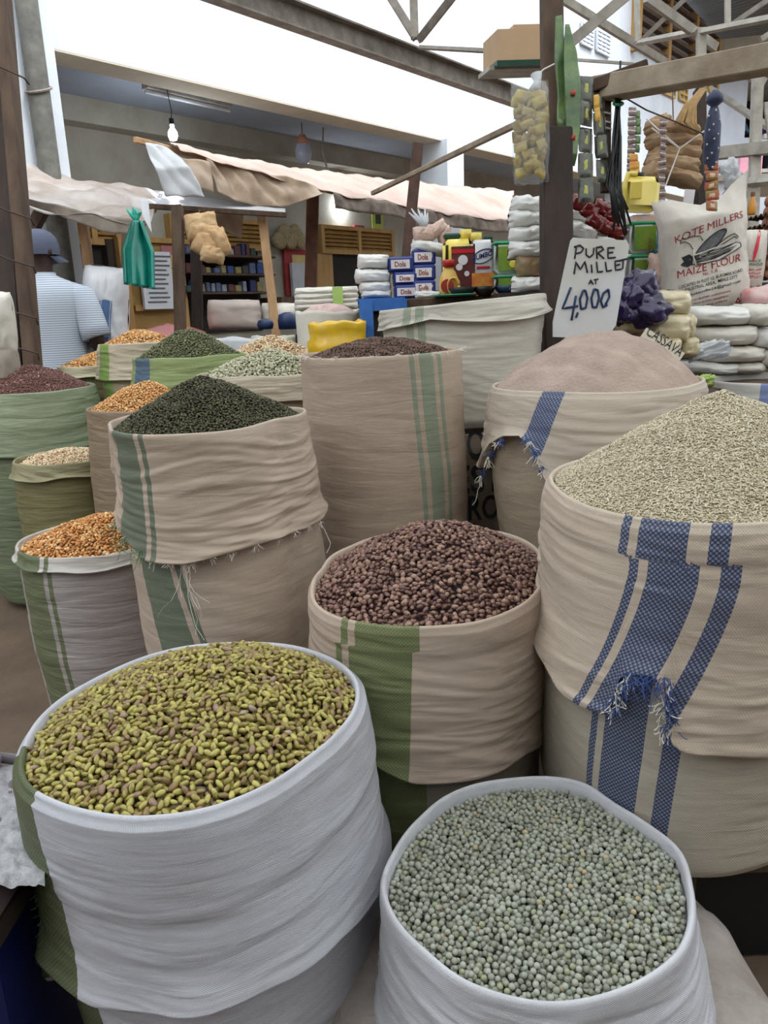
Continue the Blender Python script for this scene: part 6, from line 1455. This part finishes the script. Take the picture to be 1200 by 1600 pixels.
m = MB(); m.tube([at(835, 142, 2.86), at(840, 128, 2.86), at(838, 116, 2.86)], [.022, .013, .022], 10); m.build('bag_neck', plc, yb, smooth=True)
m = MB(); m.tube([at(838, 118, 2.86), at(850, 108, 2.9), at(866, 100, 2.96)], .003, 5); m.build('bag_string', dotm, yb)
# red sachets heap on the sugar
rp = pmat('red glossy sachet', rgb(140, 36, 36), rough=.25, col2=rgb(70, 26, 26), scale=18, coat=.5)
rn = random.Random(12)
for k, (px, py) in enumerate(((905, 318), (922, 330), (940, 325), (958, 338), (932, 345), (950, 356), (966, 362))):
    bag('red_sachet', px, py, 3.3, 30, 22, .05, rp, 'shiny red sachet draped over the white sugar bags, %s' % ('first from the post', 'second from the post', 'third from the post', 'fourth from the post', 'lower, third one', 'lower, fourth one', 'lowest, at the end')[k], 'sachet', seed=120 + k, roll=-.5, group='red sachets over the sugar bags', wr=.01, n=10)
# brown folded sacks bundle, tan bundle, blue bundle
brn = pmat('brown folded sackcloth', rgb(178, 150, 118), rough=.85, col2=rgb(140, 112, 84), scale=9, bump=.3, bscale=60)
fb_ = empty('sack_bundle', at(1052, 290, 3.95), 'bundle of brown folded sacks tied with string under the beam', 'sack bundle')
for k, (px, py, w, h, rl) in enumerate(((1050, 205, 88, 26, -.12), (1052, 222, 92, 26, -.05), (1054, 240, 84, 26, .02), (1050, 258, 88, 28, -.12), (1056, 276, 84, 26, -.28), (1028, 196, 36, 26, .35), (1020, 268, 30, 40, -.4))):
    X, Y, Z = axes(.1, .1, rl); m = MB(); pillow(m, at(px, py, 3.95 + .015 * (k % 3)), X, Y, Z, W(w, 3.95), W(h, 3.95), .14, p=5, q=2.2, seed=k + 30, wr=.010, n=22); m.build('folded_sack', brn, fb_, smooth=True)
m = MB(); m.tube([at(1010, 186, 3.84), at(1062, 232, 3.82), at(1040, 290, 3.84)], .004, 5); m.tube([at(1100, 205, 3.84), at(1062, 232, 3.82), at(1018, 200, 3.84)], .004, 5); m.build('string', dotm, fb_)
m = MB(); m.tube([at(1052, 192, 3.95), at(1050, 100, 3.2)], .004, 5); m.build('hanging_cord', dotm, fb_)
tanr = pmat('tan straw rope', rgb(178, 146, 100), rough=.8, col2=rgb(140, 108, 68), scale=20)
m = MB(); rn = random.Random(4)
for k in range(22):
    a = rn.uniform(-1, 1); m.tube([at(1098 + rn.uniform(-4, 4), 140, 3.85), at(1078 + a * 8, 165, 3.80), at(1070 + a * 16, 192, 3.80 + rn.uniform(-.03, .03)), at(1086 + a * 6, 208, 3.80)], .009, 6)
tag(m.build('straw_bundle', tanr, smooth=True), 'tan straw rope bundle hanging from the beam above the folded sacks', 'rope')
blu = pmat('dark blue dotted cloth', rgb(36, 42, 70), rough=.5, col2=rgb(58, 66, 96), scale=20); 
bb = empty('cloth_bundle', at(1110, 200, 3.2), 'narrow dark blue bundle with white dots hanging from a hook', 'bundle')
m = MB(); m.lathe(at(1112, 230, 3.2), [(.012, -.20), (.022, -.12), (.032, -.02), (.032, .08), (.020, .14), (.014, .155), (.034, .17), (.034, .19), (.012, .215)], 14); m.build('bundle_body', blu, bb, smooth=True)
m = MB()
for k in range(14): a = -2.6 + (k % 3) * .7 + .2 * (k % 2); z = -.10 + .018 * k; m.lathe(at(1112, 230, 3.2) + Vector((.031 * cos(a), .031 * sin(a), z)), [(.001, -.005), (.005, 0), (.001, .005)], 6)
m.build('white_dots', dotm, bb)
m = MB(); m.tube([at(1110, 148, 3.2), at(1106, 135, 3.18), at(1112, 124, 3.15), at(1116, 132, 3.15)], .006, 6); m.build('hook', pmat('yellow cord', rgb(196, 166, 80), rough=.7), bb)
m = MB(); m.tube([at(960, 143, 3.25), at(1010, 172, 3.28), at(1055, 190, 3.6), at(1100, 210, 3.7)], .0035, 5); tag(m.build('clothes_line', wire), 'thin dark line strung between the stick and the folded sacks', 'line')
m = MB(); X, Y, Z = axes(0, 0, -.1); m.box(at(1076, 312, 3.8), (W(16, 3.8), .004, W(30, 3.8)), (X, Z * -1, Y)); tag(m.build('paper_tag', labw), 'blank white tag hanging under the folded sacks', 'tag')
bag('clear_bag', 1142, 272, 3.9, 26, 44, .06, plc, 'small clear plastic bag hanging right of the red sachets', 'plastic bag', seed=130, wr=.02, roll=.4)
# cardboard box on the truss
cb = pmat('brown cardboard', rgb(190, 160, 128), rough=.85, var=.06)
p = at(806, 80, 3.9); bx = empty('cardboard_box', p, 'brown cardboard box with green base wedged on the roof beam', 'box')
X, Y, Z = axes(.1, -.1, .02)
m = MB(); m.box(p, (W(82, 3.9), .30, W(42, 3.9)), (X, Z * -1, Y)); m.build('box_body', cb, bx)
m = MB(); m.box(p - Y * W(24, 3.9), (W(84, 3.9), .305, W(8, 3.9)), (X, Z * -1, Y)); m.build('green_base', dgr, bx)
m = MB(); m.box(p + Y * W(24, 3.9) + X * .03, (W(50, 3.9), .28, W(6, 3.9)), (X, Z * -1, (Y + X * .1).normalized())); m.build('box_flap', cb, bx)
m = MB(); m.box(at(800, 112, 3.95), (W(90, 3.95), .25, .02), (X, Z * -1, Y)); tag(m.build('plank_shelf', steelw), 'pale plank under the cardboard box', 'plank')

# ---- teal bag, gloves, standing sack and goods behind the left sacks
teal = pmat('teal plastic bag', rgb(18, 138, 122), rough=.3, col2=rgb(12, 108, 96), scale=6, bump=.3, bscale=14, coat=.3)
tb = empty('teal_plastic_bag', at(216, 450, 4.6), 'teal plastic bag hanging knotted from the white awning', 'plastic bag')
m = MB(); dT = 4.6
def tfn(u, v):
    w = (6 + 18 * min(1, v * 2.2)) * (1 - .08 * v); x = 214 + (u * 2 - 1) * w + 4 * v; y = 345 + v * 103 + 4 * (u * 2 - 1) * v
    return at(x, y, dT + .03 * sin(u * 9 + 1) * (1 - .3 * v) + .02 * sin(u * 17) * v)
m.grid(tfn, 40, 24); m.build('bag_body', teal, tb, smooth=True, solid=.02)
m = MB(); rn = random.Random(2)
for k in range(9): a = rn.uniform(-1, 1); m.tube([at(213, 346, dT), at(211 + a * 5, 336, dT), at(209 + a * 12, 326 + rn.uniform(-5, 6), dT + rn.uniform(-.04, .04))], [.010, .016, .004], 6)
m.build('bag_knot', pmat('pale teal plastic', rgb(60, 178, 158), rough=.3), tb, smooth=True)
sheet('clear_flap', [[at(218, 312, 4.55), at(232, 312, 4.55)], [at(224, 340, 4.52), at(238, 366, 4.52)]], plc, 'clear plastic flap beside the teal bag', 'plastic sheet', nu=8, nv=14, wr=.015)
tanc = pmat('tan cloth gloves', rgb(206, 176, 136), rough=.85, col2=rgb(170, 132, 92), scale=8, bump=.3, bscale=40)
gb = empty('glove_bundle', at(322, 400, 5.0), 'bundle of tan cloth gloves hanging beside the brown stall post', 'gloves')
for k, (px, py, w, h, rl) in enumerate(((314, 352, 46, 30, .1), (322, 366, 50, 26, -.25), (326, 384, 44, 30, -.5), (345, 378, 22, 34, .3), (332, 398, 34, 20, -.2))):
    X, Y, Z = axes(.1 * k, .1, rl); m = MB(); pillow(m, at(px, py, 4.95 - .01 * k), X, Y, Z, W(w, 5) * 1.1, W(h, 5) * 1.25, .12, p=2.4, q=2.4, seed=k + 60, wr=.009, n=18); m.build('glove', tanc, gb, smooth=True)
m = MB(); m.tube([at(310, 340, 4.95), at(312, 328, 5.2)], .005, 5); m.build('string', wire, gb)
Sx = Sack(1.62, .35, center=(160, 430), diam=.28, prof=[(0, .6), (.04, .9), (.12, 1), (.5, 1.02), (1, 1)], seed=90, wr=.006, nth=90)
# standing sack with blue stripes: a pillow
X, Y, Z = axes(.1, .0, -.12); cS = at(166, 505, 5.0); m = MB()
f = pillow(m, cS, X, Y, Z, W(68, 5.0), W(172, 5.0), .26, p=4, q=5, seed=12, wr=.014, n=40)
ss = m.build('folded_sack', pmat('white sack cloth plain', rgb(222, 222, 226), rough=.7, var=.06), smooth=True); tag(ss, 'white sack with blue stripes standing upright behind the man', 'sack')
sbl = pmat('blue sack stripe', rgb(96, 126, 172), rough=.7, var=.1)
for (u0_, u1_) in ((.02, .38), (-.06, -.02), (.42, .46)):
    m = MB(); m.grid(lambda a, b: f(lerp(u0_, u1_, a) + .15 * (b - 1), -.95 + 1.35 * b) + Z * .004, 6, 30); m.build('blue_stripe', sbl, ss, smooth=True)
X, Y, Z = axes()
sheet('salmon_cloth', [[at(225, 512, 5.3), at(262, 503, 5.6), at(322, 518, 5.6)], [at(205, 540, 5.0), at(262, 540, 5.1), at(330, 540, 5.2)]], pmat('salmon plastic cloth', rgb(204, 110, 104), rough=.5, var=.1), 'salmon pink cloth over goods behind the orange maize', 'cloth', wr=.02, nu=24, nv=10)
bag('cushion_sack', 366, 492, 5.6, 84, 46, .2, pmat('pale pinkish sack', rgb(196, 182, 174), rough=.6, var=.08), 'pale pinkish filled sack lying behind the clear plastic', 'sack', seed=140, p=5, q=5)
bag('white_sack', 437, 494, 5.7, 58, 40, .2, whitep, 'white filled sack behind the pale post', 'sack', seed=141)
m = MB(); c = at(415, 512, 5.4); m.lathe(c, [(.05, -.01), (.06, .02), (.05, .05), (.02, .06)], 16); tag(m.build('blue_bowl', pmat('navy bowl', rgb(30, 48, 84), rough=.4), smooth=True), 'small upturned navy bowl left of the pale post', 'bowl')
m = MB(); c = at(450, 512, 5.4); m.lathe(c, [(.065, -.01), (.07, .05), (.06, .09), (.02, .105)], 16); tag(m.build('blue_bowl', pmat('navy bowl', rgb(30, 48, 84), rough=.4), smooth=True), 'larger upturned navy bowl right of the pale post', 'bowl')
# low trestle under these goods
m = MB(); c = at(400, 545, 5.5); m.box((c.x - .1, 5.75, .5), (1.9, .9, 1.0)); tag(m.build('goods_stand', woodd), 'dark timber stand under the plastic-wrapped goods at the back', 'stand')
def psack(name, px, py, d, wpx, hh, mat, label, seed, prof=None, sq=.8):
    """plain small open bag: gathered mouth"""
    c = at(px, py, d); m = MB(); w = W(wpx, d); rn = random.Random(seed)
    n = 48; prof = prof or [(.80, -hh), (.98, -hh * .95), (1.02, -hh * .5), (.98, -hh * .15), (1.0, -.02), (1.0, .0), (.96, .0), (.92, -.04), (.88, -.09)]
    vs = []; 
    for j, (r, z) in enumerate(prof):
        for k in range(n):
            a = 2 * pi * k / n; q = 1 + .05 * nz(cos(a) * 2.5 + seed, sin(a) * 2.5, z * 9) + .02 * nz(cos(a) * 8, sin(a) * 8 + seed, z * 24); dz = .022 * nz(cos(a) * 2 + seed, sin(a) * 2, 3) if z > -.1 else 0
            vs.append(c + Vector((w / 2 * r * q * cos(a), w / 2 * r * q * sq * sin(a), z + dz)))
    N = len(prof); m.add(vs, [(i * n + k, i * n + (k + 1) % n, (i + 1) * n + (k + 1) % n, (i + 1) * n + k) for i in range(N - 1) for k in range(n)] + [tuple(range(n))[::-1], tuple((N - 1) * n + k for k in range(n))])
    o = m.build(name, mat, smooth=True); tag(o, label, 'sack'); return o
psack('open_sack', 370, 528, 4.9, 100, .9, plc, 'open clear plastic sack behind the green lentils', 1)
psack('open_sack', 432, 526, 5.0, 82, .9, pmat('pale greenish plastic', rgb(206, 208, 190), rough=.35, transl=.2), 'pale open plastic sack left of the yellow bag', 2)
psack('yellow_bag', 527, 506, 3.9, 92, .9, pmat('bright yellow plastic', rgb(226, 184, 40), rough=.35, col2=rgb(200, 158, 30), scale=8, bump=.4, bscale=16, coat=.3), 'bright yellow plastic bag with rolled mouth', 3, prof=[(.8, -.9), (.98, -.8), (1, -.2), (1.05, -.12), (1.04, -.085), (.93, -.07), (.96, -.03), (.98, .0), (.93, .012), (.88, .0), (.84, -.03), (.8, -.06)])
wsk = psack('open_sack', 512, 486, 4.5, 104, 1.0, pmat('white woven sack cloth plain', rgb(206, 202, 192), rough=.6, var=.06, bump=.2), 'white open sack with pinkish inside behind the yellow bag', 4)
m = MB(); cq = at(512, 486, 4.5); m.lathe(cq, [(W(46, 4.5), -.05), (W(40, 4.5), .0), (W(22, 4.5), .035), (.002, .045)], 24, sy=.8); tag(m.build('pink_goods_heap', pmat('pinkish goods', rgb(190, 160, 156), rough=.7, var=.2, scale=30, bump=.5), smooth=True), 'pinkish goods filling the open white sack', 'goods', None, 'stuff')
fsx_ = empty('folded_sack_stack', at(510, 480, 4.9), 'white folded sack with a lime stripe standing behind the open sack', 'sack')
for k in range(4): m = MB(); X, Y, Z = axes(); pillow(m, at(510, 455 + k * 8, 4.95), X, Y, Z, W(100, 4.95), W(13, 4.95), .16, p=6, q=2, seed=k, wr=.006, n=16); m.build('sack_fold', whitep, fsx_, smooth=True)
m = MB(); m.box(at(528, 466, 4.85), (W(16, 4.9), .01, W(34, 4.9))); m.build('lime_stripe', pmat('lime stripe', rgb(170, 200, 110), rough=.6), fsx_)
m = MB(); c = at(512, 490, 5.0); m.box((c.x, 5.12, .62), (.4, .3, 1.24)); tag(m.build('box_stand', woodd), 'dark box under the folded white sack', 'stand')
bag('white_bag', 4, 505, 3.6, 36, 96, .14, whitep, 'white bag at the left edge behind the timber post', 'bag', seed=150)
bag('white_bag', 12, 575, 3.65, 34, 70, .14, pmat('grey-beige bag', rgb(150, 140, 128), rough=.7), 'grey-beige bag below the white one at the left edge', 'bag', seed=151)

# ---- printed sack under the wide off-white sack
zpb = .93
Pp = Sack(zpb, .02, center=(0, 0), diam=.56, prof=[(0, .93), (.06, 1), (.5, 1.02), (1, .9)], seed=91, wr=.004, nth=140)
Pp.c = np.array(Gg.c)
mP = fabric('dark printed sack cloth', rgb(128, 114, 100), dirt=.3)
rp_ = make_sack(Pp, 'brown sack with big black lettering under the wide off-white sack', mP, nrow=40, name='printed_sack')
def PS(px, py, off=.004):
    th, z = Pp.find(px, py); return th, z
for (t_, px, py, w_, h_) in (('UNION', 726, 694, .26, .105), ('BEST', 736, 748, .22, .10), ('GRO', 742, 793, .17, .09)):
    th0, z0 = PS(px, py); R0 = Pp.Rth(th0) * 1.0
    letter(t_, w_, h_, lambda x, y: Pp.surf(th0 + x / R0, z0 + y, .006, 1), blk, rp_, bold=.02)

# ---- lower foreground: wrapped tray at left, lying sack under the peas, bench under the rice
d = 1.35
tr = empty('wrapped_tray', at(10, 1330, 1.35), 'tray of white flour under crumpled plastic at the lower left edge', 'tray')
zt0 = .58
cA = atz(8, 1290, zt0); 
m = MB()
c4 = [atz(-120, 1385, zt0), atz(70, 1385, zt0), atz(70, 1195, zt0), atz(-120, 1195, zt0)]
m.grid(lambda u, v: bil(c4, u, v) + ZZ * (.008 * nz(u * 9, v * 9, 1) + .004 * nz(u * 30, v * 30, 2)), 40, 40); m.build('plastic_cover', pmat('plastic over flour', rgb(188, 186, 188), rough=.3, col2=rgb(150, 148, 152), scale=40, bump=.6, bscale=60, coat=.3), tr, smooth=True)
m = MB(); cc = sum(c4, Vector()) / 4; sz = ((c4[1] - c4[0]).length, (c4[2] - c4[1]).length); m.box(cc - ZZ * .035, (sz[0], sz[1], .06), bev=.008); m.build('tray_body', pmat('mauve dusty tray', rgb(112, 98, 100), rough=.5, var=.15), tr)
m = MB(); m.tube([c4[0] + Vector((0, 0, .01)), c4[3].lerp(c4[2], .62) + Vector((0, 0, .015)), c4[2] + Vector((-.0, 0, .005))], .012, 7); m.build('plastic_roll', pmat('crumpled mauve plastic', rgb(120, 112, 116), rough=.3), tr, smooth=True)
m = MB(); m.box(cc - ZZ * .082, (sz[0] * 1.02, sz[1] * 1.02, .03)); tag(m.build('table_board', woodd), 'dark brown board under the wrapped tray', 'board')
m = MB(); m.box(Vector((cc.x - .02, cc.y, (zt0 - .1) / 2)), (sz[0] * .9, sz[1] * .85, zt0 - .1), bev=.01); tag(m.build('blue_crate', pmat('deep blue plastic crate', rgb(24, 32, 92), rough=.5, var=.2)), 'deep blue crate in the shade under the wrapped tray', 'crate')
lcl = fabric('dusty grey sack cloth', rgb(178, 168, 162), dirt=.5)
m = MB(); X, Y, Z = Vector((1, .1, 0)).normalized(), Vector((-.1, 1, 0)).normalized(), ZZ
pillow(m, Vector((B.c[0] + .02, B.c[1] + .02, .13)), X, Y, Z, .80, .62, .25, p=5, q=4, seed=77, wr=.012, n=44)
tag(m.build('lying_sack', pmat('dusty grey sack cloth plain', rgb(168, 158, 152), rough=.8, col2=rgb(130, 118, 112), scale=8, bump=.4, bscale=90), smooth=True), 'dusty grey filled sack lying flat under the sack of peas', 'sack')
bn = empty('low_bench', (Dd.c[0], Dd.c[1], 0), 'dark brown timber bench carrying the blue-striped rice sack', 'bench')
m = MB()
for k in range(4): m.box((Dd.c[0] + .12, Dd.c[1] - .18 + k * .17, .27), (.80, .14, .035), bev=.004)
m.build('bench_top', wood, bn)
for x in (Dd.c[0] - .16, Dd.c[0] + .46):
    for y in (Dd.c[1] - .17, Dd.c[1] + .30): m = MB(); m.box((x, y, .127), (.07, .07, .25), bev=.004); m.build('leg', wood, bn)
m = MB(); m.box((Dd.c[0] + .15, Dd.c[1] - .17, .21), (.6, .03, .08)); m.build('apron', wood, bn)
m = MB(); m.box((Dd.c[0] + .16, Dd.c[1] + .0, .12), (.66, .40, .24), bev=.01); tag(m.build('shade_box', black), 'black box added for the deep shade under the timber bench', 'crate')  # black box added to deepen the shade below the rice sack
